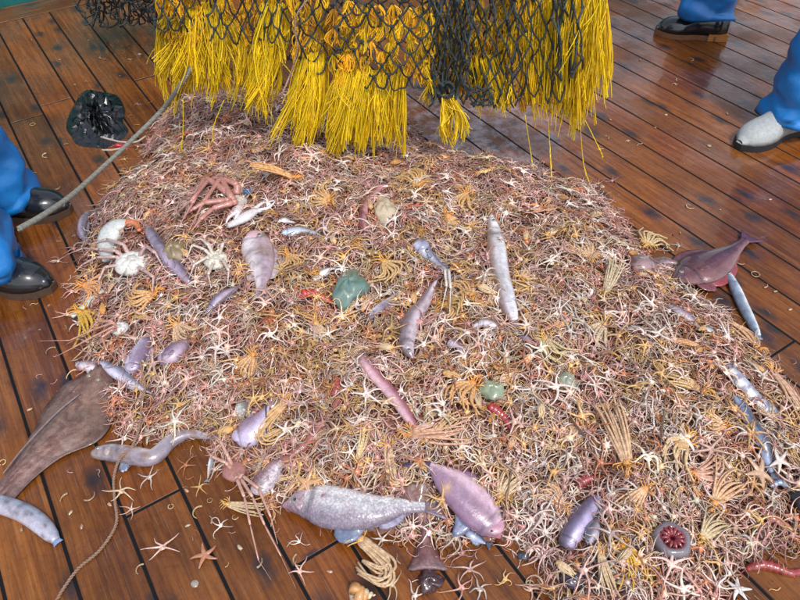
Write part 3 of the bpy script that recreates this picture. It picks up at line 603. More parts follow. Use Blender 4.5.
# ---- crabs
def crab(label, cx, cy, rad, legs, col, legcol, claws=(), plates=True, sq=1.0, body=True, lw=4.8, name='crab'):
    c = surf(cx, cy); sc = scale_at(c); r = rad*sc; base = float(H(c[:1], c[1:2])[0]); root = empty(name, (c[0], c[1], base), label, 'crab')
    top = np.array([c[0], c[1], base+.02]); col = np.array(col); legcol = np.array(legcol)
    if body:
        mk(dome(top, r, r*sq, r*.42, col=col, nu=22, nv=7, rough=.08, seed=int(cx))).build('carapace', M['shell'], root)
        if plates:
            for k in range(8):                   # ventral plates fanning from the abdomen
                a = 2*PI*k/8+.3; d = np.array([math.cos(a), math.sin(a)*sq, 0])
                q = np.array([top+d*r*t+np.array([0, 0, r*.40*math.cos(t*1.35)+.001]) for t in np.linspace(.28, .86, 6)])
                mk(tube(q, np.array([.12, .2, .25, .25, .2, .1])*r*.95, 8, col*1.12, flat=.3)).build('plate', M['shell'], root)
            mk(dome(top+np.array([0, 0, r*.38]), r*.26, r*.26*sq, r*.12, col=col*.8, nu=10, nv=4)).build('abdomen', M['shell'], root)
    for L_, cw in [(l, lw) for l in legs]:
        L_ = [(cx+(L_[0][0]-cx)*.45, cy+(L_[0][1]-cy)*.45)]+list(L_) if body else L_
        q = np.array([surf(*p) for p in L_]); q[:, 2] = np.array([float(H(a[:1], a[1:2])[0]) for a in q])+np.linspace(.028, .034, len(q))+.016*np.sin(np.linspace(0, PI, len(q)))
        bb = MB()
        for i in range(len(q)-1):                # each limb segment swells at its joints
            s_ = cr(q[i:i+2], 7); w0 = cw*.5*sc*(1-.22*i); rr = w0*np.array([.75, 1.1, 1, .95, .9, .95, .7])
            if i == len(q)-2: rr = w0*np.linspace(1, .25, 7)
            cc = np.outer(np.array([1.15, 1, 1, .95, .95, 1.1, 1.2]), legcol); bb.add(*tube(s_, rr, 8, cc, flat=.8))
        bb.build('leg', M['shell'], root); reserve(q, cw*.4*sc)
    for (L_, cw, clc) in claws:
        q = np.array([surf(*p) for p in L_]); q[:, 2] = np.array([float(H(a[:1], a[1:2])[0]) for a in q])+.028
        s_ = cr(q[:-1], 12); n2 = interp([.6, .8, .9, 1.1, 1.2, 1.0, .75], 12)*cw*.5*sc
        co = mk(tube(s_, n2, 10, np.array(clc), flat=.7)).build('claw', M['shell'], root)
        a, e = q[-2], q[-1]; t = nrm(e-a); sd = np.cross((0, 0, 1.), t)
        for s in (1, -1):
            g = cr(np.array([a-t*.002+sd*s*cw*.2*sc, (a+e)/2+sd*s*cw*.5*sc, e+sd*s*cw*.1*sc]), 9)
            mk(tube(g, np.linspace(cw*.25, cw*.06, 9)*sc, 7, np.array(clc)*1.05)).build('pincer', M['shell'], co, origin=root.location)
        reserve(q, cw*.5*sc)
    if body: reserve(np.array([c]), r)
    return root
crab('white bellied crab on its back at the left side of the heap', 136, 269, 20,
     [[(120,262),(104,262),(88,260),(70,264)],[(120,268),(102,270),(88,276),(78,282)],[(124,276),(110,280),(104,292),(106,302)],[(128,256),(112,252),(96,256),(84,250)],[(150,258),(160,266),(166,276)],[(148,282),(158,290),(156,302)]],
     (.62,.60,.56), (.50,.33,.30), sq=.85); land(136,269,'white bellied crab')
# detached white claw shell with orange tip
c0 = empty('crab_claw', surf(118,240), 'large white crab claw with orange tip above the white bellied crab', 'crab claw'); land(118,238,'large white claw')
q = cr(np.array([surf(x, y)+np.array([0,0,.022]) for x, y in ((110,266),(109,252),(113,240),(120,232),(130,230))]), 20)
sc = scale_at(q[0]); mk(tube(q, interp([5,8,11,13,12,9,5], 20)*sc, 12, (.56,.58,.56), flat=.55)).build('shell', M['shell'], c0); reserve(q, 9*sc)
q = cr(np.array([surf(x, y)+np.array([0,0,.026]) for x, y in ((129,230),(138,231),(142,238))]), 10); mk(tube(q, np.linspace(6,2,10)*sc, 9, (.65,.2,.08), flat=.6)).build('tip', M['shell'], c0)
crab('pale crab with a bundle of long rosy legs in the upper left of the heap', 236, 208, 13,
     [[(230,203),(212,192),(196,212),(180,222)],[(232,206),(208,190),(196,216),(181,238)],[(234,210),(224,190),(206,216),(192,240)],[(236,214),(216,222),(204,232),(194,241)],[(228,212),(208,216),(196,222),(184,228)],[(240,196),(226,192),(216,190),(205,194)]],
     (.52,.44,.38), (.46,.21,.18), claws=[([(244,208),(238,222),(228,234)], 9, (.66,.62,.64)), ([(230,234),(244,227),(258,218),(276,209)], 10, (.66,.62,.64))], sq=.7, lw=8.5); land(220,212,'long legged rosy crab')
crab('small white crab with spread plates below the brown shell', 218, 266, 13, [[(208,262),(196,258),(190,268)],[(210,270),(198,278),(192,288)],[(226,258),(230,248)],[(212,258),(205,252),(196,250)],[(216,276),(212,288),(214,298)],[(226,272),(232,284),(230,296)]], (.6,.57,.48), (.55,.47,.4), sq=1, lw=4); land(214,266,'small white crab')
crab('reddish crab with very long legs dangling onto the planks at lower left', 236, 476, 12,
     [[(240,488),(248,508),(254,536),(262,570),(274,588)],[(244,488),(256,508),(268,536),(284,566),(298,596)],[(232,468),(224,452),(214,442)],[(230,474),(216,468),(208,456)],[(246,486),(262,500),(274,528),(280,552)]],
     (.34,.15,.13), (.50,.28,.22), plates=False, lw=4.6); land(236,478,'reddish long legged crab')
crab('broken crab with orange and pink legs reaching over the left edge of the heap', 122, 334, 9,
     [[(118,334),(100,342),(76,352),(42,350)],[(118,338),(98,350),(78,360),(60,366)],[(116,342),(108,350),(112,362),(122,370)],[(116,332),(104,334),(92,345),(70,354)]], (.58,.55,.52), (.50,.24,.17), lw=3.2); land(100,348,'broken orange legged crab')
crab('single white crab leg pair below the big headed fish', 447, 290, 4, [[(444,282),(446,300),(441,320)],[(448,282),(450,302),(449,322)]], (.66,.62,.56), (.62,.56,.5), plates=False, lw=3.5)
q = cr(np.array([surf(x, y)+np.array([0,0,.02]) for x, y in ((108,294),(96,304),(84,314),(74,322))]), 12)
o = mk(tube(q, interp([2,3.6,4,3.6,3], 12)*scale_at(q[0]), 9, (.52,.54,.46), flat=.6)).build('fish_bone', M['shell'], origin=q[5]); tag(o, 'pale flat bone sliver above the yellow crinoid at left', 'bone')

# ---- soft lumps
def lump(name, label, cx, cy, rx, ry, hz, col, cat, mat='jelly', rot=0, rough=.1, seed=1, mark=None):
    c = surf(cx, cy); sc = scale_at(c); base = float(H(c[:1], c[1:2])[0])
    o = mk(dome((c[0], c[1], base+.008), rx*sc, ry*sc, hz*sc, rot, np.array(col), 28, 11, rough, seed)).build(name, M[mat], origin=(c[0], c[1], base))
    tag(o, label, cat); reserve(np.array([c]), min(rx, ry)*sc)
    if mark: land(cx, cy, mark)
    return o
lump('jelly_lump', 'glossy teal grey jelly lump in the middle left of the heap', 350, 292, 17, 24, 14, (.12,.20,.17), 'jelly', rough=.22, seed=3, rot=-.3, mark='teal grey jelly lump')
lump('green_jelly', 'small green translucent jelly right of the rosy squid', 492, 392, 14, 13, 7, (.25,.30,.2), 'jelly', rough=.2, seed=5, mark='small green jelly')
lump('pale_green_jelly', 'dull green jelly lump in the right middle of the heap', 566, 384, 10, 12, 8, (.30,.33,.25), 'jelly', rough=.2, seed=6, mark='dull green jelly lump')
lump('brown_shell', 'rough brown shell lump between eel and rosy crab', 176, 254, 12, 15, 9, (.24,.18,.1), 'shell', mat='shell', rough=.3, seed=7, mark='rough brown shell')
lump('sea_squirt', 'cream sea squirt below the wine red curved eel', 386, 215, 12, 22, 10, (.56,.46,.33), 'sea squirt', rot=.2, rough=.2, seed=8, mark='cream sea squirt')
lump('grey_stone', 'small dark grey pebble on the planks right of the pink fish', 523, 558, 6, 4.5, 3, (.04,.05,.07), 'pebble', mat='shell', rough=.15, seed=9)
lump('black_lump', 'black rubbery lump at the right edge below the blue grey tail', 797, 506, 9, 18, 10, (.012,.012,.016), 'lump', mat='bag', rough=.2, seed=10)
lump('dark_purple_lump', 'dark purple lump below the shiny violet fish', 574, 582, 14, 9, 7, (.05,.04,.07), 'lump', rough=.2, seed=11)
lump('dark_mussel', 'near black clump at the tail of the brown flatfish', 430, 583, 12, 11, 7, (.05,.02,.025), 'lump', rough=.4, seed=12)
lump('red_sponge', 'orange red sponge patch left of the scarlet shrimp', 272, 325, 9, 7, 5, (.5,.14,.06), 'sponge', mat='shell', rough=.3, seed=13)
lump('blue_scrap', 'small bright blue scrap near the rosy crab legs', 248, 194, 5, 4, 3, (.08,.17,.34), 'scrap', rough=.3, seed=14)
# sea anemone
c = surf(668, 546); sc = scale_at(c); base = float(H(c[:1], c[1:2])[0]); an = empty('sea_anemone', (c[0], c[1], base), 'grey sea anemone with open red centre at the lower right', 'sea anemone'); land(668,546,'red centred anemone')
th = np.linspace(0, 2*PI, 25)[:-1]; rings = [(19, 0), (20, 6), (18, 12), (14, 15), (10, 13), (9, 8)]
v = []; f = []; cc = []
for j, (r, z) in enumerate(rings):
    for t in th: v.append((c[0]+math.cos(t)*r*sc*(1+.05*math.sin(5*t)), c[1]+math.sin(t)*r*sc*(1+.05*math.sin(5*t)), base+.008+z*sc)); cc.append((.16,.14,.16) if j < 4 else (.25,.03,.04))
for j in range(5):
    for k in range(24): k2 = (k+1) % 24; f.append((j*24+k, j*24+k2, (j+1)*24+k2, (j+1)*24+k))
f.append(tuple(5*24+k for k in range(24))); mk((v, f, np.array(cc))).build('body', M['jelly'], an)
for k in range(12):
    a = k*2*PI/12; d = np.array([math.cos(a), math.sin(a), 0]); m0 = np.array([c[0], c[1], base+.008+12*sc])
    mk(tube(cr(np.array([m0+d*2*sc, m0+d*7*sc+np.array([0,0,3*sc]), m0+d*12*sc+np.array([0,0,2.5*sc])]), 7), np.array([.8,1.4,1.8,2,1.8,1.3,.5])*sc, 6, (.24,.03,.04))).build('tentacle', M['jelly'], an)
reserve(np.array([c]), 19*sc)
# snail shell, cut by the bottom edge
c = G(362, 598); sn = MB(); sc = scale_at(c); q = []; rr = []
for i in range(60):
    a = i*.42; k = 1-i/60; q.append((c[0]+(-8+22*(1-k))*sc+math.cos(a)*9*k*sc*.2, c[1]+math.sin(a)*9*k*sc*.75, .014+math.cos(a)*9*k*sc*.6)); rr.append((6*k+.6)*sc)
sn.add(*tube(q, rr, 10, np.array([(.62,.5,.36) if (i//6) % 2 else (.55,.28,.1) for i in range(60)])))
tag(sn.build('snail_shell', M['shell'], origin=c), 'white and orange spiral snail shell at the bottom edge', 'shell'); land(360,596,'spiral snail shell')

# ---------------------------------------------------------------- brittle stars, starfish, crinoids (shared meshes)
def star_arrays(seed, L=.045, seg=9, sides=3, rad=.0021, curl=1.0, disc=.0052, lift=.01, hi=False):
    r_ = np.random.default_rng(seed); b = MB(); a0 = r_.uniform(0, 6.28)
    for k in range(5):
        a = a0+2*PI*k/5+r_.normal(0, .16); l = L*r_.uniform(.75, 1.2); cv = r_.normal(0, 1.5)*curl; wv = r_.uniform(1.0, 2.4); ph = r_.uniform(0, 6.28); amp = r_.uniform(.2, .75)*curl
        s = np.linspace(0, 1, seg+1); ang = a+cv*s**1.6+amp*np.sin(s*wv*PI+ph)-amp*math.sin(ph)
        st = l/seg; x = np.concatenate([[0], np.cumsum(np.cos(ang[:-1])*st)]); y = np.concatenate([[0], np.cumsum(np.sin(ang[:-1])*st)])
        z = lift*r_.uniform(-.4, 1)*np.sin(s*PI*r_.uniform(.7, 1.6))+.001
        rr = rad*(1.12-.85*s)
        cc = np.outer(1-.18*s, np.ones(3))
        if hi: rr = rr*(1+.12*(np.arange(seg+1) % 2)); cc = cc*(1-.12*(np.arange(seg+1) % 2))[:, None]
        b.add(*tube(np.stack([x, y, z], 1), rr, sides, cc, caps=False))
    # pentagonal disc
    n = 10; v = [(0, 0, disc*.62)]; 
    for k in range(n):
        a = a0+2*PI*k/n; q = disc*(1.15 if k % 2 == 0 else .85); v.append((math.cos(a)*q*.7, math.sin(a)*q*.7, disc*.5))
    for k in range(n):
        a = a0+2*PI*k/n; q = disc*(1.2 if k % 2 == 0 else .95); v.append((math.cos(a)*q, math.sin(a)*q, -disc*.1))
    f = [(0, 1+k, 1+(k+1) % n) for k in range(n)]+[(1+k, 1+n+k, 1+n+(k+1) % n, 1+(k+1) % n) for k in range(n)]
    b.add(v, f, (1.18, 1.14, 1.12)); return b
def crinoid_arrays(seed, L=.07, arms=12, spread=.35, bend=0.8, rad=.0025, loop=0.0, calyx=.0062, cirri=10, seg=16, curl=0.4):
    """feather star lying on its side: calyx at the origin, arms running along +X"""
    r_ = np.random.default_rng(seed); b = MB()
    for k in range(arms):
        u = (k+.5)/arms*2-1; up = math.sin(PI*(k*.618 % 1)); s = np.linspace(0, 1, seg+1)
        l = L*r_.uniform(.75, 1.1); q_ = np.clip((s-.36)/.42, 0, 1); ang = u*spread*1.4*(1-.6*s)+bend*s**1.3+r_.normal(0, curl)*s**2+loop*q_*q_*(3-2*q_)*r_.uniform(.9, 1.05)
        st = l/seg; x = np.concatenate([[0], np.cumsum(np.cos(ang[:-1])*st)]); y = u*calyx*.8+np.concatenate([[0], np.cumsum(np.sin(ang[:-1])*st)])
        z = .004+up*.010*np.sin(np.minimum(1, s*1.6)*PI*.5)*(1-.5*s)+.002
        rr = rad*np.where(s < .12, 1.2, 1-.5*s); e = (np.arange(seg+1) % 2)
        base = np.array([1, 1, 1.])*(1-.3*e)[:, None]*(1.08-.12*s)[:, None]; 
        b.add(*tube(np.stack([x, y, z], 1), rr*(1+.14*e), 5, base, caps=True))
    b.add(*dome((-.002, 0, .006), calyx, calyx, calyx*.8, col=np.array([1.0, .75, .42]), nu=10, nv=5, rough=.15, seed=seed))
    for k in range(cirri):
        a = PI/2+PI*(k+.5)/cirri; d = np.array([math.cos(a), math.sin(a)]); q = []
        for t in np.linspace(0, 1, 6): q.append((d[0]*(calyx+t*.015)-.002*t, d[1]*(calyx*.8+t*.012)+.004*math.sin(t*3+k), .006+.008*math.sin(t*2.6)))
        b.add(*tube(q, np.linspace(.0012, .0005, 6), 4, (1.05, .85, .4)))
    return b
def bulb_arrays(seed, L=.034, arms=9, fat=.0075):
    """closed feather star: arms folded into a striped bud"""
    r_ = np.random.default_rng(seed); b = MB()
    for k in range(arms):
        a = -1.45+2.9*k/(arms-1); s = np.linspace(0, 1, 10); w_ = fat*np.sin(np.clip(s*1.05+.14, 0, 1)*PI)**.6*(1-.15*s)
        x = s*L*r_.uniform(.85, 1.1); y = np.sin(a)*w_+.004*s**2*r_.normal(); z = .004+np.cos(a)*w_*.85
        b.add(*tube(np.stack([x, y, z], 1), .0021*(1-.45*s), 5, np.outer(1-.1*(np.arange(10) % 2), (1, 1, 1)), caps=True))
    b.add(*dome((0, 0, .005), fat*.75, fat*.75, fat*.7, col=np.array([1.05, .8, .42]), nu=10, nv=5, rough=.2, seed=seed))
    return b
def starfish_arrays(seed, L=.033, w_=.0075, curl=.5):
    r_ = np.random.default_rng(seed); b = MB()
    for k in range(5):
        a = 2*PI*k/5+r_.normal(0, .12); cv = r_.normal(0, curl); s = np.linspace(0, 1, 10); ang = a+cv*s**1.5
        st = L/9; x = np.concatenate([[0], np.cumsum(np.cos(ang[:-1])*st)]); y = np.concatenate([[0], np.cumsum(np.sin(ang[:-1])*st)])
        b.add(*tube(np.stack([x, y, .003+.002*np.sin(s*3)], 1), w_*(1-.8*s)*1.0, 7, np.outer(1.05-.15*s, (1, 1, 1)), flat=.5))
    b.add(*dome((0, 0, .0025), w_*1.05, w_*1.05, w_*.6, col=np.array([1.0, 1, 1]), nu=10, nv=4, rough=.1, seed=seed))
    return b
def mesh_of(b, name, mat): return b.mesh(name, M[mat])
STARV = [mesh_of(star_arrays(100+i, seg=12, sides=5, rad=.0030, disc=.0078, hi=True, curl=(.75 if i % 3 else .35)), 'brittle_star', 'star') for i in range(20)]
CRV = [mesh_of(crinoid_arrays(200+i, L=L_, arms=ar, spread=sp, bend=be, loop=lo, curl=cu), 'crinoid', 'crinoid')
       for i, (L_, ar, sp, be, lo, cu) in enumerate([(.085,13,.30,.5,0,.3),(.07,12,.40,-.7,0,.5),(.115,9,.10,.1,2.9,.1),(.055,11,.45,.2,.9,.8),(.09,12,.17,.2,0,.12),(.085,9,.5,1.5,0,.5),(.05,11,.6,.4,-1.8,.7),(.105,9,.08,-.1,-3.0,.1),(.06,9,.35,.3,2.7,.5),(.055,10,.3,-.4,0,.5)])]
BUV = [mesh_of(bulb_arrays(300+i, L=.028+.005*(i % 3)), 'crinoid_bud', 'crinoid') for i in range(6)]
SFV = [mesh_of(starfish_arrays(400+i), 'starfish', 'star') for i in range(5)]

ALLSMALL = []
def inst(name, me, p, yaw, scale, tilt=(0, 0), color=(1, 1, 1)):
    o = bpy.data.objects.new(name, me); C.objects.link(o); e = .01
    gx = float(H(np.array([p[0]+e]), np.array([p[1]]))[0]-H(np.array([p[0]-e]), np.array([p[1]]))[0])/(2*e)
    gy = float(H(np.array([p[0]]), np.array([p[1]+e]))[0]-H(np.array([p[0]]), np.array([p[1]-e]))[0])/(2*e)
    nv = Vector((-gx+tilt[0], -gy+tilt[1], 1)).normalized(); R_ = Vector((0, 0, 1)).rotation_difference(nv).to_matrix().to_4x4()
    o.matrix_world = Matrix.Translation(Vector(p)) @ R_ @ Matrix.Rotation(yaw, 4, 'Z') @ Matrix.Scale(scale, 4)
    o.color = (*color, 1); return o
def where(px, py):
    """nearest landmark and the side on which the small thing lies"""
    d = [(math.hypot(px-x, py-y), x, y, n) for x, y, n in LAND]; _, x, y, n = min(d)
    dx, dy = px-x, py-y; side = ('left of' if dx < 0 else 'right of') if abs(dx) > abs(dy) else ('above' if dy < 0 else 'below')
    dist = 'just' if math.hypot(dx, dy) < 30 else 'well'
    return f'{dist} {side} the {n}'

# hand placed crinoids: (base px, tip px, mesh, colour, adjective)
OR = (.70,.42,.18); CRM = (.68,.50,.30); PE = (.68,.42,.25); YE = (.72,.46,.06)
HP = [((292,183),(252,196),4,OR,'orange'), ((84,318),(110,345),1,YE,'yellow'), ((412,440),(465,440),0,PE,'peach'), ((428,442),(455,425),4,OR,'orange'),
      ((388,450),(406,486),2,CRM,'cream looped'), ((627,465),(608,416),4,PE,'orange striped'), ((642,492),(618,524),0,PE,'peach'), ((600,556),(608,600),4,CRM,'cream striped'),
      ((622,550),(638,585),1,YE,'yellow centred'), ((698,396),(652,378),0,OR,'yellow tufted'), ((692,478),(733,462),5,PE,'large peach'), ((712,505),(733,480),1,PE,'pale peach'),
      ((768,378),(800,425),4,PE,'long peach'), ((362,545),(388,590),7,CRM,'cream looped'), ((230,508),(262,514),4,CRM,'cream horizontal'), ((285,408),(266,448),2,OR,'golden looped'),
      ((358,460),(364,432),4,CRM,'cream tight'), ((428,408),(430,432),4,CRM,'buff'), ((470,300),(458,290),3,OR,'golden'), ((385,268),(400,300),6,OR,'golden'), ((465,200),(455,235),3,OR,'orange'),
      ((448,222),(476,248),1,OR,'pale orange'), ((290,262),(300,290),6,OR,'golden'), ((605,296),(615,275),4,CRM,'buff'), ((588,262),(575,240),3,PE,'peach'), ((540,215),(556,240),6,PE,'tan'),
      ((700,352),(672,344),4,OR,'amber'), ((752,352),(726,322),5,PE,'peach arched'), ((545,345),(560,370),3,CRM,'buff'), ((575,430),(560,462),0,PE,'peach'), ((680,445),(664,470),3,CRM,'buff'),
      ((500,500),(520,470),1,CRM,'buff'), ((315,330),(335,355),3,CRM,'buff'), ((180,330),(205,350),3,CRM,'straw'), ((155,300),(130,310),6,OR,'golden'), ((520,285),(540,262),3,PE,'tan'),
      ((785,445),(800,470),0,OR,'amber'), ((140,180),(118,192),4,CRM,'cream'), ((255,360),(240,385),3,OR,'golden'), ((450,310),(470,320),6,OR,'golden'), ((600,330),(590,355),3,CRM,'buff'),
      ((655,420),(640,400),1,PE,'peach'), ((560,510),(540,490),3,PE,'peach'), ((720,430),(700,420),6,PE,'tan'), ((470,390),(455,415),3,OR,'golden'), ((700,540),(722,520),1,CRM,'buff'),
      ((90,290),(115,300),6,OR,'straw'), ((330,205),(310,190),6,OR,'orange'), ((420,190),(400,175),3,OR,'orange'), ((645,250),(662,235),6,PE,'tan')]
def axis_of(me):
    v = np.array([q.co[:2] for q in me.vertices]); m_ = v.mean(0); m_ = m_/np.linalg.norm(m_); return math.atan2(m_[1], m_[0]), np.percentile(v @ m_, 97)
CAX = [axis_of(m_) for m_ in CRV]
for (bx, by), (tx, ty), mi, colr, adj in HP:
    p = surf(bx, by); q = surf(tx, ty); d = q-p; ln = math.hypot(d[0], d[1]); yaw = math.atan2(d[1], d[0])
    base = float(H(p[:1], p[1:2])[0]); s = max(.6, min(1.6, ln/CAX[mi][1])); yaw -= CAX[mi][0]
    o = inst('crinoid', CRV[mi], (p[0], p[1], base+.010), yaw, s, (0, 0), tuple(c*rng.uniform(.9, 1.1) for c in colr))
    ALLSMALL.append((o, bx, by, adj+' feather star', 'crinoid', 'feather stars in the catch')); m_ = (p+q)/2
SF = [((679,443),1.1,(.68,.6,.54),'white'), ((755,478),1.1,(.50,.31,.19),'tan'), ((415,213),.95,(.6,.16,.10),'red and white'), ((308,488),1.0,(.50,.28,.13),'orange brown'),
      ((205,556),.8,(.42,.18,.10),'rust coloured'), ((775,466),.8,(.58,.5,.45),'pale'), ((737,590),.75,(.7,.66,.64),'small white'), ((150,434),.8,(.34,.3,.22),'olive')]
for i, ((x, y), s, colr, adj) in enumerate(SF):
    p = surf(x, y); base = float(H(p[:1], p[1:2])[0])
    o = inst('starfish', SFV[i % 5], (p[0], p[1], base+(.019 if base > .02 else .002)), rng.uniform(0, 6), s*1.05, color=colr)
    ALLSMALL.append((o, x, y, adj+' thick armed starfish', 'starfish', None)); reserve(np.array([p]), .012)
# landmarks among the crinoids
for x, y, n in ((110,330,'yellow crinoid at left'),(440,435,'peach feather star'),(615,440,'orange striped feather star'),(690,392,'yellow tufted feather star'),(679,443,'white starfish'),(755,478,'tan starfish'),
                (715,475,'large peach feather star'),(270,190,'orange feather star'),(604,578,'cream striped feather star'),(97,120,'black plastic bag'),(640,335,'narrow green grey fish'),(690,115,'black shoe'),(760,150,'grey shoe'),
                (560,290,'long bare stretch of stars'),(375,570,'cream looped feather star')):
    if 'stretch' not in n: land(x, y, n)

def blocked(x, y, extra=0.0, frac=.92):
    m_ = np.zeros(x.shape, bool)
    for P, r in KEEP:
        if len(P) > 1:
            i = np.linspace(0, len(P)-1, min(len(P), 14)).astype(int); P = P[i]; r = r[i]
        for a, q in zip(P, r): m_ |= np.hypot(x-a[0], y-a[1]) < q*frac+extra
    return m_
def sample(n, dmin, dmax=9, pad=.35):
    out = np.zeros((0, 2))
    lo, hi = POLY.min(0)-pad, POLY.max(0)+pad
    while len(out) < n:
        q = rng.uniform(lo, hi, (n*3, 2)); sd_ = sdist(q[:, 0], q[:, 1]); out = np.vstack([out, q[(sd_ > dmin) & (sd_ < dmax)]])
    return out[:n]
def tone(x, y):
    """how golden (0..1) and how pale (0..1) the tangle is at a place"""
    c = G(430, 330, .1); g = np.exp(-((x-c[0])/.55)**2-((y-c[1])/.42)**2); c2 = G(720, 440, .1); g = np.maximum(g, .8*np.exp(-((x-c2[0])/.35)**2-((y-c2[1])/.35)**2))
    c3 = G(560, 420, .1); pl = np.exp(-((x-c3[0])/.7)**2-((y-c3[1])/.6)**2)
    return g, pl
PAL = {'pink': (.78,.50,.41), 'white': (.82,.67,.58), 'gold': (.72,.43,.16), 'mauve': (.54,.27,.23), 'straw': (.76,.56,.36), 'rust': (.54,.20,.09)}
PN = list(PAL); PA = np.array([PAL[k] for k in PN])
def pick_col(x, y):
    g, pl = tone(x, y); n = len(x); pt_ = np.sin(x*15+3*np.sin(y*7))*np.sin(y*17+2*np.sin(x*9+1)); pm = np.sin(x*23+1+2*np.sin(y*13))*np.sin(y*21+x*5)
    w_ = np.stack([.36+0*g, .20+.28*pl, .05+.30*g+.28*np.clip(pt_, 0, 1), .42-.25*np.maximum(g, pl)+.3*np.clip(pm, 0, 1), .05+.08*g, .12+.08*g+.15*np.clip(pt_, 0, 1)], 1); w_ = np.maximum(w_, .02); w_ /= w_.sum(1, keepdims=True)
    u = rng.random(n)[:, None]; k = (np.cumsum(w_, 1) < u).sum(1).clip(0, 5); c = PA[k]*rng.uniform(.62, 1.22, (n, 1))*(.9+.14*pm[:, None])*rng.uniform(.94, 1.06, (n, 3)); return k, c
# top layer: brittle stars one can pick out
def farpts(n, m):
    q = m.copy(); keepi = []; 
    for i in range(len(q)):
        if len(keepi) >= n: break
        if all((q[i]-q[j]) @ (q[i]-q[j]) > .032**2 for j in keepi[-400:]): keepi.append(i)
    return q[keepi]
cand = sample(3500, .03); cand = cand[~blocked(cand[:, 0], cand[:, 1], .006)]
prj = np.array([project((a[0], a[1], .1)) for a in cand]); cand = cand[(prj[:, 0] > 0) & (prj[:, 0] < 800) & (prj[:, 1] > 90) & (prj[:, 1] < 600)]
tops = farpts(262, cand); kk, cc = pick_col(tops[:, 0], tops[:, 1]); adjs = {'pink': 'dusty pink', 'white': 'pinkish white', 'gold': 'golden', 'mauve': 'mauve', 'straw': 'straw coloured', 'rust': 'rusty brown'}
for i, (p, c) in enumerate(zip(tops, cc)):
    if PN[kk[i]] in ('mauve', 'rust') and rng.random() < .6: kk[i] = 1; c = np.array(PAL['white'])*rng.uniform(.85, 1.1)
    base = float(H(p[:1], p[1:2])[0]); c = c*1.0
    o = inst('brittle_star', STARV[i % 20], (p[0], p[1], base+.021+rng.uniform(0, .009)), rng.uniform(0, 6.28), rng.uniform(.65, 1.08), tuple(rng.normal(0, .2, 2)), tuple(c))
    px, py = project(o.location); ALLSMALL.append((o, px, py, adjs[PN[kk[i]]]+' brittle star', 'brittle star', 'brittle stars tangled over the catch'))
# strays on the bare planks
ST = [(132,510),(122,492),(150,478),(186,466),(163,548),(200,488),(300,572),(392,585),(415,596),(440,560),(470,570),(505,580),(530,590),(545,575),(480,590),(700,590),(722,570),(640,590),
      (675,85),(628,142),(140,55),(105,60),(650,310),(600,150),(712,255),(560,580),(382,540),(440,545),(215,470),(735,450)]
for i, (x, y) in enumerate(ST):
    p = G(x, y); base = float(H(p[:1], p[1:2])[0]); k = [0, 4, 1, 5, 0, 2][i % 6]; c = np.array(PAL[PN[k]])*rng.uniform(.55, .95)
    sm = .45 if y < 200 else 1.0
    o = inst('brittle_star', STARV[(i*3) % 20], (p[0], p[1], base+(.004 if base < .01 else .022)), rng.uniform(0, 6.28), rng.uniform(.5, .8)*sm, (0, 0), tuple(c))
    ALLSMALL.append((o, x, y, adjs[PN[k]]+(' brittle star on bare planks' if base < .01 else ' brittle star'), 'brittle star', 'brittle stars tangled over the catch'))
# buds and small crinoids
cb = sample(1500, .04); cb = cb[~blocked(cb[:, 0], cb[:, 1], .004)]; g, pl = tone(cb[:, 0], cb[:, 1]); cb = cb[rng.random(len(cb)) < .25+.75*g]
prj = np.array([project((a[0], a[1], .1)) for a in cb]); cb = cb[(prj[:, 0] > 0) & (prj[:, 0] < 800) & (prj[:, 1] > 120) & (prj[:, 1] < 600)]
cb = farpts(235, cb)
for i, p in enumerate(cb):
    base = float(H(p[:1], p[1:2])[0]); c = np.array([OR, CRM, PE, OR, (.62,.30,.08), CRM][i % 6])*rng.uniform(.75, 1.1); nm = ['orange', 'cream', 'peach', 'orange', 'deep orange', 'cream'][i % 6]
    if i % 5 == 0: o = inst('crinoid_bud', BUV[i % 6], (p[0], p[1], base+.012+rng.uniform(0, .01)), rng.uniform(0, 6.28), rng.uniform(.7, 1.2), tuple(rng.normal(0, .2, 2)), tuple(c)); what = nm+' closed feather star bud'
    else: o = inst('crinoid', CRV[[3, 6, 8, 9, 4, 2, 1][i % 7]], (p[0], p[1], base+.001+rng.uniform(0, .012)), rng.uniform(0, 6.28), rng.uniform(.45, .8)*(.7 if i % 7 in (4, 5) else 1), tuple(rng.normal(0, .2, 2)), tuple(c)); what = nm+' curled feather star'
    px, py = project(o.location); ALLSMALL.append((o, px, py, what, 'crinoid', 'feather stars in the catch'))

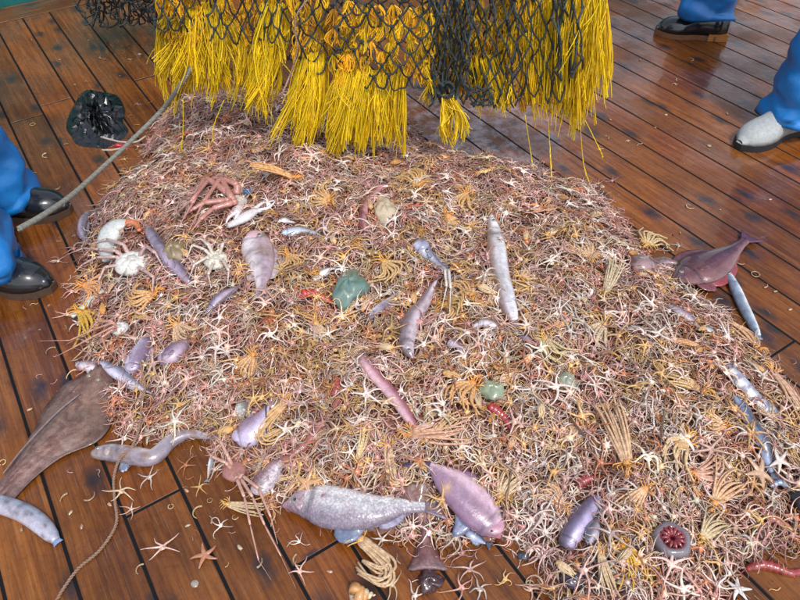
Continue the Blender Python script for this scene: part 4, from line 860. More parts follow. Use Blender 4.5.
# the tangle below: thousands of stars and loose arms, one object
def scatter(arrs, pts, zoff, scl, cols, yaw, tilt):
    VV = []; FF = []; CC = []; n0 = 0; N = len(pts); which = rng.integers(0, len(arrs), N)
    for w_i, (v, tris, c) in enumerate(arrs):
        idx = np.where(which == w_i)[0]
        if not len(idx): continue
        cy, sy = np.cos(yaw[idx]), np.sin(yaw[idx]); s = scl[idx]
        x = (v[None, :, 0]*cy[:, None]-v[None, :, 1]*sy[:, None])*s[:, None]; y = (v[None, :, 0]*sy[:, None]+v[None, :, 1]*cy[:, None])*s[:, None]
        z = v[None, :, 2]*s[:, None]+x*tilt[idx, 0:1]+y*tilt[idx, 1:2]
        X_ = x+pts[idx, 0:1]; Y_ = y+pts[idx, 1:2]; 
        Z_ = z+zoff[idx][:, None]
        VV.append(np.stack([X_, Y_, Z_], -1).reshape(-1, 3)); CC.append((c[None]*cols[idx][:, None]).reshape(-1, 3))
        off = n0+np.arange(len(idx))*len(v); FF.append((tris[None]+off[:, None, None]).reshape(-1, 3)); n0 += len(idx)*len(v)
    return np.concatenate(VV), np.concatenate(FF), np.concatenate(CC)
def triangulate(b):
    v, f, c = b.arrays(); t = []
    for q in f:
        for i in range(1, len(q)-1): t.append((q[0], q[i], q[i+1]))
    return v, np.array(t), c
def big_object(name, V_, T_, C_, mat, label, cat, floor=.0015):
    hz = np.zeros(len(V_)); 
    for i in range(0, len(V_), 200000): hz[i:i+200000] = H(V_[i:i+200000, 0], V_[i:i+200000, 1])
    V_[:, 2] = hz+np.maximum(V_[:, 2], floor)
    me = bpy.data.meshes.new(name); me.vertices.add(len(V_)); me.vertices.foreach_set('co', V_.astype(np.float32).ravel())
    me.loops.add(len(T_)*3); me.loops.foreach_set('vertex_index', T_.astype(np.int32).ravel()); me.polygons.add(len(T_))
    me.polygons.foreach_set('loop_start', np.arange(0, len(T_)*3, 3, dtype=np.int32)); me.polygons.foreach_set('loop_total', np.full(len(T_), 3, np.int32))
    me.polygons.foreach_set('use_smooth', np.ones(len(T_), bool)); ca = me.color_attributes.new('Col', 'FLOAT_COLOR', 'POINT')
    ca.data.foreach_set('color', np.concatenate([C_, np.ones((len(C_), 1))], 1).astype(np.float32).ravel()); me.materials.append(M[mat]); me.update(calc_edges=True)
    o = bpy.data.objects.new(name, me); C.objects.link(o); return tag(o, label, cat, kind='stuff')
arrs = [triangulate(star_arrays(500+i, seg=6, sides=3, rad=.0024, disc=.0064, curl=.85, L=.045)) for i in range(36)]
NS = 10000
pts = sample(NS, .0); g, pl = tone(pts[:, 0], pts[:, 1]); _, cols = pick_col(pts[:, 0], pts[:, 1])
blk = blocked(pts[:, 0], pts[:, 1], .005, .8); over = rng.random(NS) < .06
pts = pts[~blk | over]; cols = cols[~blk | over]; N = len(pts)
zo = rng.uniform(-.002, .021, N); sh = .72+.28*np.clip(zo/.02, 0, 1); 
V_, T_, C_ = scatter(arrs, pts, zo, rng.uniform(.6, 1.15, N), cols, rng.uniform(0, 6.28, N), rng.normal(0, .16, (N, 2)))
big_object('brittle_star_tangle', V_, T_, C_, 'star', 'dense tangle of small brittle stars filling the catch', 'brittle stars')
def arm_arrays(seed, L=.04, rad=.0017):
    r_ = np.random.default_rng(seed); s = np.linspace(0, 1, 7); ang = r_.normal(0, 2.2)*s+r_.uniform(.2, 1)*np.sin(s*r_.uniform(2, 7)); st = L/6
    x = np.cumsum(np.cos(ang)*st); y = np.cumsum(np.sin(ang)*st); z = .006*np.sin(s*3)*r_.uniform(-.5, 1); b = MB(); b.add(*tube(np.stack([x, y, z], 1), rad*(1-.5*s), 3, (1, 1, 1), caps=False)); return b
aa = [triangulate(arm_arrays(700+i)) for i in range(30)]
NA = 7500; pts = sample(NA, -.012); pts = pts[~blocked(pts[:, 0], pts[:, 1], .004)]; _, cols = pick_col(pts[:, 0], pts[:, 1]); N = len(pts)
V_, T_, C_ = scatter(aa, pts, rng.uniform(0, .022, N), rng.uniform(.5, 1.1, N), cols*.95, rng.uniform(0, 6.28, N), rng.normal(0, .25, (N, 2)))
V1, T1, C1 = V_, T_, C_
# crumbs spilling over the planks round the heap
pts = sample(900, -.16, 0); sd_ = sdist(pts[:, 0], pts[:, 1]); pts = pts[rng.random(len(pts)) < np.exp(sd_/.045)]; _, cols = pick_col(pts[:, 0], pts[:, 1]); N = len(pts)
V2, T2, C2 = scatter(aa, pts, rng.uniform(.002, .004, N), rng.uniform(.3, .8, N), cols, rng.uniform(0, 6.28, N), np.zeros((N, 2)))
big_object('loose_arms', np.concatenate([V1, V2]), np.concatenate([T1, T2+len(V1)]), np.concatenate([C1, C2]), 'star', 'loose broken brittle star arms strewn through the catch', 'fragments')
# fringe: stars past the outline so the edge thins out
pts = sample(900, -.12, .0); pts = pts[~blocked(pts[:, 0], pts[:, 1], .02)]; sd_ = sdist(pts[:, 0], pts[:, 1]); k = rng.random(len(pts)) < np.exp(sd_/.030)*(.55+.45*np.sin(pts[:, 0]*17)*np.sin(pts[:, 1]*13+1)); pts = pts[k]; _, cols = pick_col(pts[:, 0], pts[:, 1]); N = len(pts)
V_, T_, C_ = scatter(arrs, pts, rng.uniform(.002, .006, N), rng.uniform(.5, 1, N), cols, rng.uniform(0, 6.28, N), np.zeros((N, 2)))
big_object('edge_scatter', V_, T_, C_, 'star', 'thin scatter of brittle stars round the edge of the heap', 'brittle stars')

# small fragments on the bare deck: curls, rings, chips, pale discs
def frag_mesh(kind, seed):
    r_ = np.random.default_rng(seed); b = MB()
    if kind == 'ring': a = np.linspace(0, 5.7+r_.uniform(0, .5), 16); q = np.stack([np.cos(a)*.011, np.sin(a)*.011, .0022+0*a], 1); b.add(*tube(q, np.linspace(.0022, .0014, 16), 6, (.6,.46,.22)))
    elif kind == 'curl': a = np.linspace(0, r_.uniform(1.5, 3.4), 12); q = np.stack([np.cos(a)*.014, np.sin(a)*.014, .0022+0*a], 1); b.add(*tube(q, np.linspace(.0026, .001, 12), 6, (.6,.48,.3)))
    elif kind == 'chip': b.add(*dome((0, 0, .001), .008, .004, .003, col=np.array((.5,.4,.28)), nu=9, nv=4, rough=.3, seed=seed))
    elif kind == 'disc': b.add(*dome((0, 0, .0005), .009, .008, .0025, col=np.array((.6,.56,.44)), nu=14, nv=4, rough=.05, seed=seed))
    else: 
        for k in range(4): a = r_.uniform(0, 6.28); q = cr(np.array([(0, 0, .003), (math.cos(a)*.008, math.sin(a)*.008, .004), (math.cos(a+.5)*.018, math.sin(a+.5)*.018, .002)]), 8); b.add(*tube(q, np.linspace(.0018, .0007, 8), 5, (.6,.46,.4)))
    return b.mesh(kind+'_fragment', M['star'])
FM = {k: [frag_mesh(k, 10*i+3) for i in range(3)] for k in ('ring', 'curl', 'chip', 'disc', 'twig')}
FW = {'ring': ('arm_ring', 'yellowish arm ring', 'fragment'), 'curl': ('arm_curl', 'pale curled arm fragment', 'fragment'), 'chip': ('shell_chip', 'tiny beige shell chip', 'shell chip'),
      'disc': ('shell_disc', 'round pale shell disc on the planks', 'shell disc'), 'twig': ('arm_scrap', 'small branched brittle star scrap', 'fragment')}
FR = [('ring',171,507),('curl',200,513),('chip',187,491),('curl',206,522),('chip',188,526),('ring',210,501),('curl',225,564),('disc',195,584),('chip',71,513),('curl',68,500),('chip',82,527),('curl',89,496),('ring',3,463),('chip',22,530),
      ('ring',33,125),('curl',66,146),('curl',47,156),('twig',34,173),('curl',56,188),('ring',124,171),('chip',142,162),('twig',86,82),('twig',100,58),('curl',152,119),('curl',88,40),('chip',75,85),('twig',32,40),('chip',120,76),
      ('disc',666,115),('disc',709,146),('chip',727,114),('curl',758,119),('twig',676,80),('chip',610,120),('curl',606,138),('twig',640,145),('curl',585,188),('chip',655,128),('disc',602,187),('chip',684,164),('curl',690,207),('chip',680,233),
      ('curl',762,285),('ring',755,275),('chip',720,210),('twig',688,205),('chip',775,292),('curl',740,262),('chip',790,310),('curl',300,560),('chip',330,572),('curl',255,562),('ring',530,585),('chip',760,545),('curl',788,548),('disc',750,560),
      ('chip',55,262),('curl',60,240),('chip',40,330),('curl',52,352),('chip',75,415),('curl',120,418),('chip',30,410),('curl',190,540),('chip',240,548),('curl',142,570),('chip',110,505),('twig',100,473),('chip',770,200),('chip',640,60),('curl',690,60),
      ('chip',30,60),('twig',130,60),('chip',60,60),('curl',110,95),('twig',138,105),('chip',150,135),('curl',140,150)]
for i, (k, x, y) in enumerate(FR):
    p = G(x, y); nm, lb, ct = FW[k]; base = float(H(p[:1], p[1:2])[0])
    o = inst(nm, FM[k][i % 3], (p[0], p[1], base+.0012+(.02 if base > .01 else 0)), rng.uniform(0, 6.28), rng.uniform(.45, 1.05), color=tuple(np.array([(1, 1, 1), (.7, .6, .5), (.9, .7, .6), (.55, .5, .5)][i % 4])*rng.uniform(.7, 1)))
    ALLSMALL.append((o, x, y, lb, ct, 'fragments strewn on the deck'))

# ================================================================ NET
YN = 1.86
net = empty('trawl_net', V(400, 0, YN), 'dark blue green trawl net with yellow chafing fringe hanging over the catch', 'fishing net')
land(400, 90, 'hanging trawl net')
TW = np.array((.026, .036, .039)); YL = np.array((1.0, .71, .018))
def netting(x0, x1, y0, y1, cols, rows, Yp, rad=.0022, sag=.28, jit=.12, depth=.02, x0b=None, x1b=None, seed=0, name='netting', bottom=True):
    r_ = np.random.default_rng(seed); x0b = x0 if x0b is None else x0b; x1b = x1 if x1b is None else x1b; nodes = {}; b = MB()
    for j in range(rows+1):
        for i in range(cols+2):
            u = (i+(.5 if j % 2 else 0))/cols; t = j/rows; cw = (x1-x0)/cols
            xx = (x0+(x1-x0)*u)*(1-t)+(x0b+(x1b-x0b)*u)*t+r_.normal(0, jit)*cw; yy = y0+(y1-y0)*t+r_.normal(0, jit)*(y1-y0)/rows
            Yd = Yp+depth*math.sin(i*1.3+j*.6+seed)+r_.normal(0, depth*.35); nodes[i, j] = V(xx, yy, Yd)
    def twine(a, c, sg):
        m_ = (a+c)/2; L_ = np.linalg.norm(a-c); m_ = m_+np.array([r_.normal(0, .06)*L_, r_.normal(0, .1)*L_, -sg*L_]); q = cr(np.array([a, m_, c]), 6)
        b.add(*tube(q, rad*r_.uniform(.85, 1.2), 5, TW*r_.uniform(.6, 1.7), caps=False))
    for j in range(rows):
        for i in range(cols+1):
            a = nodes[i, j]
            for i2 in ((i-1, i) if j % 2 == 0 else (i, i+1)):
                if (i2, j+1) in nodes and 0 <= i2 <= cols: twine(a, nodes[i2, j+1], sag if j == rows-1 else sag*.6)
            b.add(*dome(a, rad*2.1, rad*1.8, rad*2.0, col=TW*r_.uniform(.6, 1.3), nu=7, nv=4, low=-.99, rough=.2, seed=i+j))
    return b.build(name, M['twine'], net)
def bundle(top, bot, wt, wb, ns_, Yp, name='fringe_tassel', wav=4, rad=.00115, tl=10, curve=0, col=YL, depth=.02, seg=11, seed=0, bulge=0, wisps=0, stag=6):
    """a hank of loose yellow threads from pixel top to pixel bot, gathered into a few wisps"""
    ns = int(ns_*(1.3 if ns_ > 40 else 1)); r_ = np.random.default_rng(seed); b = MB(); s = np.linspace(0, 1, seg); wn = wisps or max(2, ns//16)
    wsp = [(r_.uniform(-1, 1), r_.normal(0, .45), r_.uniform(.66, 1.1), r_.normal(0, 1.3), r_.uniform(0, 6), r_.uniform(.8, 1.15)) for _ in range(wn)]
    for k in range(ns):
        wu, wd_, wl, wc, wp, wb_ = wsp[k % wn]; u = np.clip(wu+r_.normal(0, .22), -1.1, 1.1); u2 = np.clip(wu+wd_+r_.normal(0, .16), -1.4, 1.4); l = wl*(1+r_.normal(0, .05))*(1-.2*abs(u2))
        if r_.random() < .12: l *= r_.uniform(.6, 1.1); u2 = r_.uniform(-1.5, 1.5)
        t0 = r_.uniform(-1, .6)*stag
        x = (top[0]+wt*u)*(1-s)+(bot[0]+wb*u2)*s+curve*np.sin(s*PI)+wav*(.7*wc*np.sin(s*2.6+wp)*s+r_.normal(0, .3)*np.sin(s*r_.uniform(2, 6)+r_.uniform(0, 6))*s)+bulge*u*np.sin(s*PI)
        y = top[1]+t0+(bot[1]-top[1]-t0)*s*l+r_.normal(0, .3)*tl*s+1.0*np.sin(s*9+r_.uniform(0, 6))*s
        Yd = Yp+.5*depth*wc*(.3+s)+r_.normal(0, depth)*(.2+.6*s)
        P = np.array([V(a, c, d) for a, c, d in zip(x, y, Yd)]); P[:, 2] = np.maximum(P[:, 2], H(P[:, 0], P[:, 1])+.012)
        cc = col*wb_*r_.uniform(.78, 1.12)*np.array([1, r_.uniform(.88, 1.06), 1])
        b.add(*tube(P, rad*r_.uniform(.8, 1.35), 3, cc, caps=False))
    return b.build(name, M['yellow'], net)
BD = [((178,8),(172,100),16,14,150,1.98),((188,8),(186,108),14,12,110,1.96),((205,6),(210,98),18,14,190,1.95),((222,22),(234,102),11,9,170,1.95),
      ((274,8),(266,84),12,8,130,1.92),((268,38),(252,108),10,7,170,1.92),((268,50),(264,126),8,6,90,1.91),
      ((312,58),(303,150),11,13,220,1.87),((316,58),(312,138),12,8,110,1.88),((304,60),(280,152),4,5,26,1.86),
      ((352,74),(336,158),13,12,170,1.85),((346,78),(345,118),10,10,60,1.86),((372,76),(366,156),12,14,190,1.85),((388,76),(385,154),8,6,80,1.85),((402,74),(401,153),6,6,60,1.85),
      ((448,100),(454,150),5,11,130,1.84),((424,70),(428,100),6,4,45,1.85),
      ((486,60),(490,112),14,12,90,1.90),((500,80),(505,115),9,7,60,1.90),((455,30),(455,95),14,8,80,1.92),
      ((520,-10),(522,90),12,12,140,1.92),((538,-10),(540,112),12,14,180,1.92),((556,-10),(556,118),10,12,150,1.91),
      ((586,-14),(582,122),17,18,420,1.88),((592,-14),(574,118),12,14,230,1.89),((598,-14),(592,60),7,6,60,1.88)]
for i, (t, bo, wt, wb, ns, Yp) in enumerate(BD): bundle(t, bo, wt, wb, ns, Yp, seed=40+i, bulge=6 if i < 7 else 2, wav=7 if i < 7 else 4.5)
# short threads knotted behind each mesh
fill = []
for (x0, x1, y0, y1, Yp, dn) in ((165,292,-8,38,1.97,15),(296,330,-8,58,1.90,14),(336,428,6,72,1.87,14),(430,508,-6,80,1.95,14),(508,566,-8,95,1.93,14)):
    yy = y0
    row = 0
    while yy < y1:
        for xx in np.arange(x0+(row % 2)*7, x1, dn): fill.append((xx+rng.normal(0, 2), yy+rng.normal(0, 2), Yp))
        yy += 12; row += 1
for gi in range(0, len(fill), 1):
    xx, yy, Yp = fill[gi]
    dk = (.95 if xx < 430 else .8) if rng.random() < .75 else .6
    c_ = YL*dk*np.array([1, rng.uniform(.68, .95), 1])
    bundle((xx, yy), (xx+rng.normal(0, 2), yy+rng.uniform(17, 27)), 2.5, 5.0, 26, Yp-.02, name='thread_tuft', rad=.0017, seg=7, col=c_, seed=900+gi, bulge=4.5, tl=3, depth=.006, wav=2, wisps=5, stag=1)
netting(150, 212, -14, 30, 5, 4, 1.935, seed=1, rad=.0025)
netting(210, 285, -14, 42, 6, 4, 1.90, seed=2, rad=.0025)
netting(297, 329, -14, 72, 2, 7, 1.845, seed=3, rad=.0025)
netting(336, 428, 4, 88, 5, 7, 1.835, seed=4, rad=.0026, sag=.34)
netting(330, 440, -16, 14, 6, 3, 1.86, seed=14, rad=.0024)
netting(418, 470, -14, 100, 7, 8, 1.85, seed=5, rad=.0027, sag=.05, depth=.03, x1b=466, x0b=428)
netting(424, 520, -14, 108, 8, 8, 1.88, seed=6, rad=.0026, sag=.05, depth=.03, x0b=430, x1b=516)
netting(440, 500, -14, 96, 5, 6, 1.92, seed=7, rad=.0026, sag=.05, depth=.03, jit=.3)
netting(506, 560, -14, 100, 4, 6, 1.87, seed=8, rad=.0026, sag=.04, depth=.015)
netting(550, 580, -14, 78, 5, 5, 1.855, seed=9, rad=.0028, sag=.05, depth=.03, x0b=556, x1b=578, jit=.3)
netting(282, 345, -14, 60, 4, 5, 1.99, seed=10, rad=.0022, sag=.1, depth=.03, jit=.25)
netting(60, 168, -60, 24, 11, 9, 2.75, seed=11, rad=.0028, sag=.1, depth=.12, jit=.4, x0b=80, name='net_pile')
netting(70, 165, -40, 16, 12, 8, 2.9, seed=12, rad=.0028, sag=.1, depth=.12, jit=.5, x0b=90, name='net_pile')
netting(318, 440, -760, -12, 20, 30, 1.92, seed=21, rad=.0032, sag=.1, depth=.05, jit=.2, x0b=150, x1b=600, name='net_bag')
netting(328, 430, -740, -12, 16, 24, 2.02, seed=22, rad=.0032, sag=.1, depth=.06, jit=.3, x0b=170, x1b=590, name='net_bag')
mk(tube(cr(np.array([V(380, -700, 1.96), V(380, -900, 1.96), V(380, -1400, 1.96)]), 12), .018, 10, (.2, .2, .18))).build('lifting_rope', M['rope'], net)
# gathered knot above the small tassel, and the dark lashings
bb = MB()
for k in range(14):
    a = rng.uniform(0, 6.28); q = np.array([V(446+8*math.cos(a+t*2.4)+rng.normal(0, 1), 90+7*math.sin(a+t*2.4)+rng.normal(0, 1), 1.835+.01*math.sin(t*3+k)) for t in np.linspace(0, 1.6, 12)])
    bb.add(*tube(q, .0028, 5, TW*rng.uniform(.6, 1.5)))
for k in range(8):
    q = np.array([V(470+18*t*1.0+rng.normal(0, 1), 96+14*math.sin(t*2+k)*.6+rng.normal(0, 1), 1.84) for t in np.linspace(0, 1.3, 9)]); bb.add(*tube(q, .0026, 5, TW*rng.uniform(.6, 1.5)))
tag(bb.build('knot', M['twine'], net), kind='stuff')
# single loose yellow threads falling onto the planks
for i, L_ in enumerate([[(183,100),(183,130),(181,152)],[(224,100),(214,125),(212,143)],[(525,115),(532,160),(538,185)],[(548,118),(550,150),(552,186)],[(580,120),(583,160),(590,185),(602,202)],[(318,60),(340,20),(355,8)],[(280,60),(295,78),(302,92)],[(585,120),(600,150),(603,158)],[(258,122),(262,60),(290,30)]]):
    q = cr(np.array([V(x, y, 1.9-.0*i) if V(x, y, 1.9)[2] > .03 else G(x, y, .012) for x, y in L_]), 20); q[:, 2] = np.maximum(q[:, 2], .008)
    for s in range(3): mk(tube(q+rng.normal(0, .0016, q.shape)*np.linspace(0, 1, 20)[:, None], .0011, 4, YL*.85)).build('loose_thread', M['yellow'], net)

# ---------------------------------------------------------------- ropes
def rope(name, label, P, rad, col, twist=60, strands=3, n=220, cat='rope'):
    P = cr(P, n); T = nrm(np.gradient(P, axis=0)); U = np.tile((0., .2, 1.), (n, 1)); Sd = nrm(np.cross(U, T)); Uu = np.cross(T, Sd); L_ = np.concatenate([[0], np.cumsum(np.linalg.norm(np.diff(P, axis=0), axis=1))])
    root = empty(name, P[0], label, cat)
    for k in range(strands):
        a = L_*twist+k*2*PI/strands; q = P+Sd*(np.cos(a)*rad*.5)[:, None]+Uu*(np.sin(a)*rad*.5)[:, None]
        mk(tube(q, rad*.56, 6, np.array(col)*(1+.12*math.sin(k*2)))).build('strand', M['rope'], root)
    return root
RP = [V(215,20,2.0), V(196,58,1.97), V(181,84,1.93), G(160,112,.18), G(130,142,.16), G(100,170,.17), G(72,195,.22), G(45,214,.27), G(19,229,.30)]
rope('rope', 'thick grey rope slanting from the net down to the left trousers', np.array(RP), .0070, (.22,.22,.19), twist=260, n=420)
land(120, 150, 'thick grey rope')
RP = [V(312,-6,1.83), V(297,14,1.82), V(295,30,1.82), V(297,50,1.82), V(290,75,1.82), V(278,98,1.81), surf(258,108,.05), surf(240,126,.03), surf(230,150,.025), surf(222,175,.022), surf(216,196,.02)]
rope('rope', 'thin dusty pink cord hanging from the net onto the heap', np.array(RP), .0028, (.36,.24,.18), twist=600, n=300, strands=2, cat='cord')
RP = [surf(x, y, z) for x, y, z in ((135,330,.02),(140,360,.025),(145,385,.025),(142,402,.02),(140,425,.02),(132,447,.028),(119,460,.028),(114,478,.006),(115,500,.004),(117,520,.004),(111,535,.004),(98,552,.004),(80,567,.004),(68,582,.004),(56,602,.004),(40,640,.004))]
rope('rope', 'thin brown cord snaking across the planks at lower left', np.array(RP), .0034, (.26,.16,.11), twist=500, n=420, strands=2, cat='cord')
land(98, 552, 'thin brown cord')
for nm, lb, L_, r, colr in (('seaweed_stalk', 'thin dark stalk poking from the heap in the lower middle', [(503,518),(508,490),(513,462)], .0028, (.16,.1,.06)),
                            ('dark_stick', 'dark thin stick leaning in the right part of the heap', [(570,418),(585,436),(604,458)], .0026, (.12,.06,.05)),
                            ('upright_stick', 'dark thin stick above the white starfish', [(667,380),(664,410),(661,445)], .0024, (.12,.09,.06)),
                            ('black_straw', 'black thin straw standing left of the golden looped feather star', [(266,405),(266,422),(267,436)], .002, (.03,.03,.035)),
                            ('twig', 'brown twig crossing the grey purple fish', [(200,318),(222,300),(246,275),(232,250)], .0022, (.2,.12,.1))):
    q = cr(np.array([surf(x, y, .026) for x, y in L_]), 14); tag(mk(tube(q, np.linspace(r, r*.6, 14), 7, np.array(colr))).build(nm, M['shell'], origin=q[0]), lb, 'stick')

# ---------------------------------------------------------------- black bag
def bag():
    out = [(78,95),(90,90),(104,92),(118,98),(127,110),(122,122),(128,130),(124,140),(112,146),(98,149),(84,146),(72,140),(66,130),(70,116),(74,104)]
    c = G(97, 121); rim = cr(np.array([G(*p) for p in out]+[G(*out[0])]), 72)[:-1]; n = len(rim); v = [(c[0], c[1], .022)]; f = []; m_ = 12
    for j in range(1, m_+1):
        t = j/m_
        for k in range(n):
            a = k/n*2*PI; z = .020*(1-t**3)*(1+.35*math.sin(a*3+1))+.014*(abs(math.sin(a*5.5+t*8+math.sin(t*9)))-.5)*(1-t**4)+.012*(abs(math.sin(a*8-t*17+2*math.sin(a*2)))-.5)*(1-t**4)+.005*math.sin(a*23+t*31)*(1-t**4)
            q = c*(1-t)+rim[k]*t; v.append((q[0]+.005*math.sin(t*15+a*5), q[1]+.005*math.cos(t*17+a*7), max(z, .0012) if j < m_ else .0008))
    f += [(0, 1+k, 1+(k+1) % n) for k in range(n)]
    for j in range(m_-1):
        for k in range(n): k2 = (k+1) % n; f.append((1+j*n+k, 1+(j+1)*n+k, 1+(j+1)*n+k2, 1+j*n+k2))
    tag(mk((v, f, (.004,.0045,.006))).build('plastic_bag', M['bag'], origin=c, smooth=False), 'crumpled shiny black plastic bag on the planks at upper left', 'plastic bag')
bag()
for L_, lb in (([(122,148),(112,150),(102,150)], 'pale sliver poking out under the black bag'), ([(101,137),(112,140),(122,142),(136,142),(146,136)], 'beige looped cord scrap lying on the black bag')):
    q = cr(np.array([G(x, y, .03) for x, y in L_]), 14); tag(mk(tube(q, .0032, 6, (.5,.42,.34))).build('cord_scrap', M['rope'], origin=q[0]), lb, 'scrap')

# ================================================================ PEOPLE
BL = np.array((.004, .165, .50))
def shoe(root, heel, toe, z0, col, solecol, mat, heelcol=None, width=.052, high=.11):
    heel = np.array([heel[0], heel[1]]); toe = np.array([toe[0], toe[1]]); d = toe-heel; ln = np.linalg.norm(d); d = d/ln; s = np.array([-d[1], d[0]])
    n = 22; m_ = 14; v = []; f = []; wt = interp([.45, .78, .84, .78, .74, .82, .96, 1, .93, .72, .22], n); ht = interp([.75, 1, 1, 1, .95, .78, .62, .55, .5, .42, .12], n)
    for i in range(n):
        t = i/(n-1); c = heel+d*ln*t
        for k in range(m_):
            a = PI*k/(m_-1); x = math.cos(a)*width*wt[i]; z = max(0, math.sin(a))**.7*high*ht[i]*(1+.02*math.sin(t*40))
            v.append((*(c+s*x), z0+.022+z))
    for i in range(n-1):
        for k in range(m_-1): f.append((i*m_+k, i*m_+k+1, (i+1)*m_+k+1, (i+1)*m_+k))
    f.append(tuple(range(m_))); f.append(tuple((n-1)*m_+m_-1-k for k in range(m_)))
    for i in range(n-1): f.append((i*m_, (i+1)*m_, (i+1)*m_+m_-1, i*m_+m_-1))
    sh = mk((v, f, col)).build('shoe', M[mat], root)
    v = []; f = []
    for lz in (.001, .0225):
        for sd_ in (1, -1):
            for i in (range(n) if sd_ == 1 else range(n-1, -1, -1)): c = heel+d*(ln*(i/(n-1))*1.03-.006); v.append((*(c+s*sd_*width*(wt[i]*1.03)), z0+lz))
    q = 2*n; f.append(tuple(range(q-1, -1, -1))); f.append(tuple(range(q, 2*q)))
    for i in range(q): f.append((i, (i+1) % q, q+(i+1) % q, q+i))
    mk((v, f, solecol)).build('sole', M['rubber'], sh, origin=root.location, smooth=False)
    if heelcol is not None:
        v = []; f = []
        for lz in (.0012, .030):
            for t, x in ((-.02, .8), (.26, .9), (.26, -.9), (-.02, -.8)): c = heel+d*ln*t; v.append((*(c+s*x*width*.98), z0+lz))
        f = [(3,2,1,0),(4,5,6,7),(0,1,5,4),(1,2,6,5),(2,3,7,6),(3,0,4,7)]; mk((v, f, heelcol)).build('heel', M['rubber'], sh, origin=root.location, smooth=False)
def trousers(root, feet, hips, seed, hem=.055, r0=.105, r1=.085, r2=.12):
    b = MB(); 
    for k, (ft, hp) in enumerate(zip(feet, hips)):
        r_ = np.random.default_rng(seed+k); n = 70; m_ = 44; ph = r_.uniform(0, 6, 8); z = np.linspace(hem, hp[2], n); t = (z-hem)/(hp[2]-hem)
        kn = (np.array(ft[:2])+np.array(hp[:2]))/2
        cx = interp([ft[0], ft[0]*.7+kn[0]*.3, kn[0], hp[0]], n); cy = interp([ft[1], ft[1]*.7+kn[1]*.3, kn[1], hp[1]], n)
        R = interp([r0, r0*.96, r1*1.02, r1, r1*1.05, r2*.95, r2], n); v = []; f = []
        for i in range(n):
            for q in range(m_):
                a = 2*PI*q/m_; fold = .08*math.sin(3*a+ph[0]+t[i]*9)-.11*abs(math.sin(2.5*a+ph[1]-t[i]*13))+.07*math.sin(t[i]*46+2.0*math.sin(a+ph[2])+ph[3])*math.exp(-t[i]*2.2)+.03*math.sin(t[i]*90+3*math.sin(2*a+ph[4]))*math.exp(-t[i]*3)
                rr = R[i]*(1+fold+(.05*math.sin(2*a+ph[5]) if i < 6 else 0)); v.append((cx[i]+rr*math.cos(a), cy[i]+rr*math.sin(a), z[i]+(.012*math.sin(a*2+ph[6]) if i < 3 else 0)))
        for i in range(n-1):
            for q in range(m_): q2 = (q+1) % m_; f.append((i*m_+q, i*m_+q2, (i+1)*m_+q2, (i+1)*m_+q))
        e = len(v)                                     # turned-in hem
        for q in range(m_): a = 2*PI*q/m_; v.append((cx[0]+R[0]*.8*math.cos(a), cy[0]+R[0]*.8*math.sin(a), hem+.02))
        for q in range(m_): q2 = (q+1) % m_; f.append((e+q, e+q2, q2, q))
        b.add(v, f, BL)
    c = (np.array(hips[0])+np.array(hips[1]))/2; b.add(*dome((c[0], c[1], c[2]+.02), .2, .15, .17, col=BL, nu=24, nv=10, low=-.9, rot=math.atan2(hips[1][1]-hips[0][1], hips[1][0]-hips[0][0])))
    return b.build('trousers', M['pvc'], root)
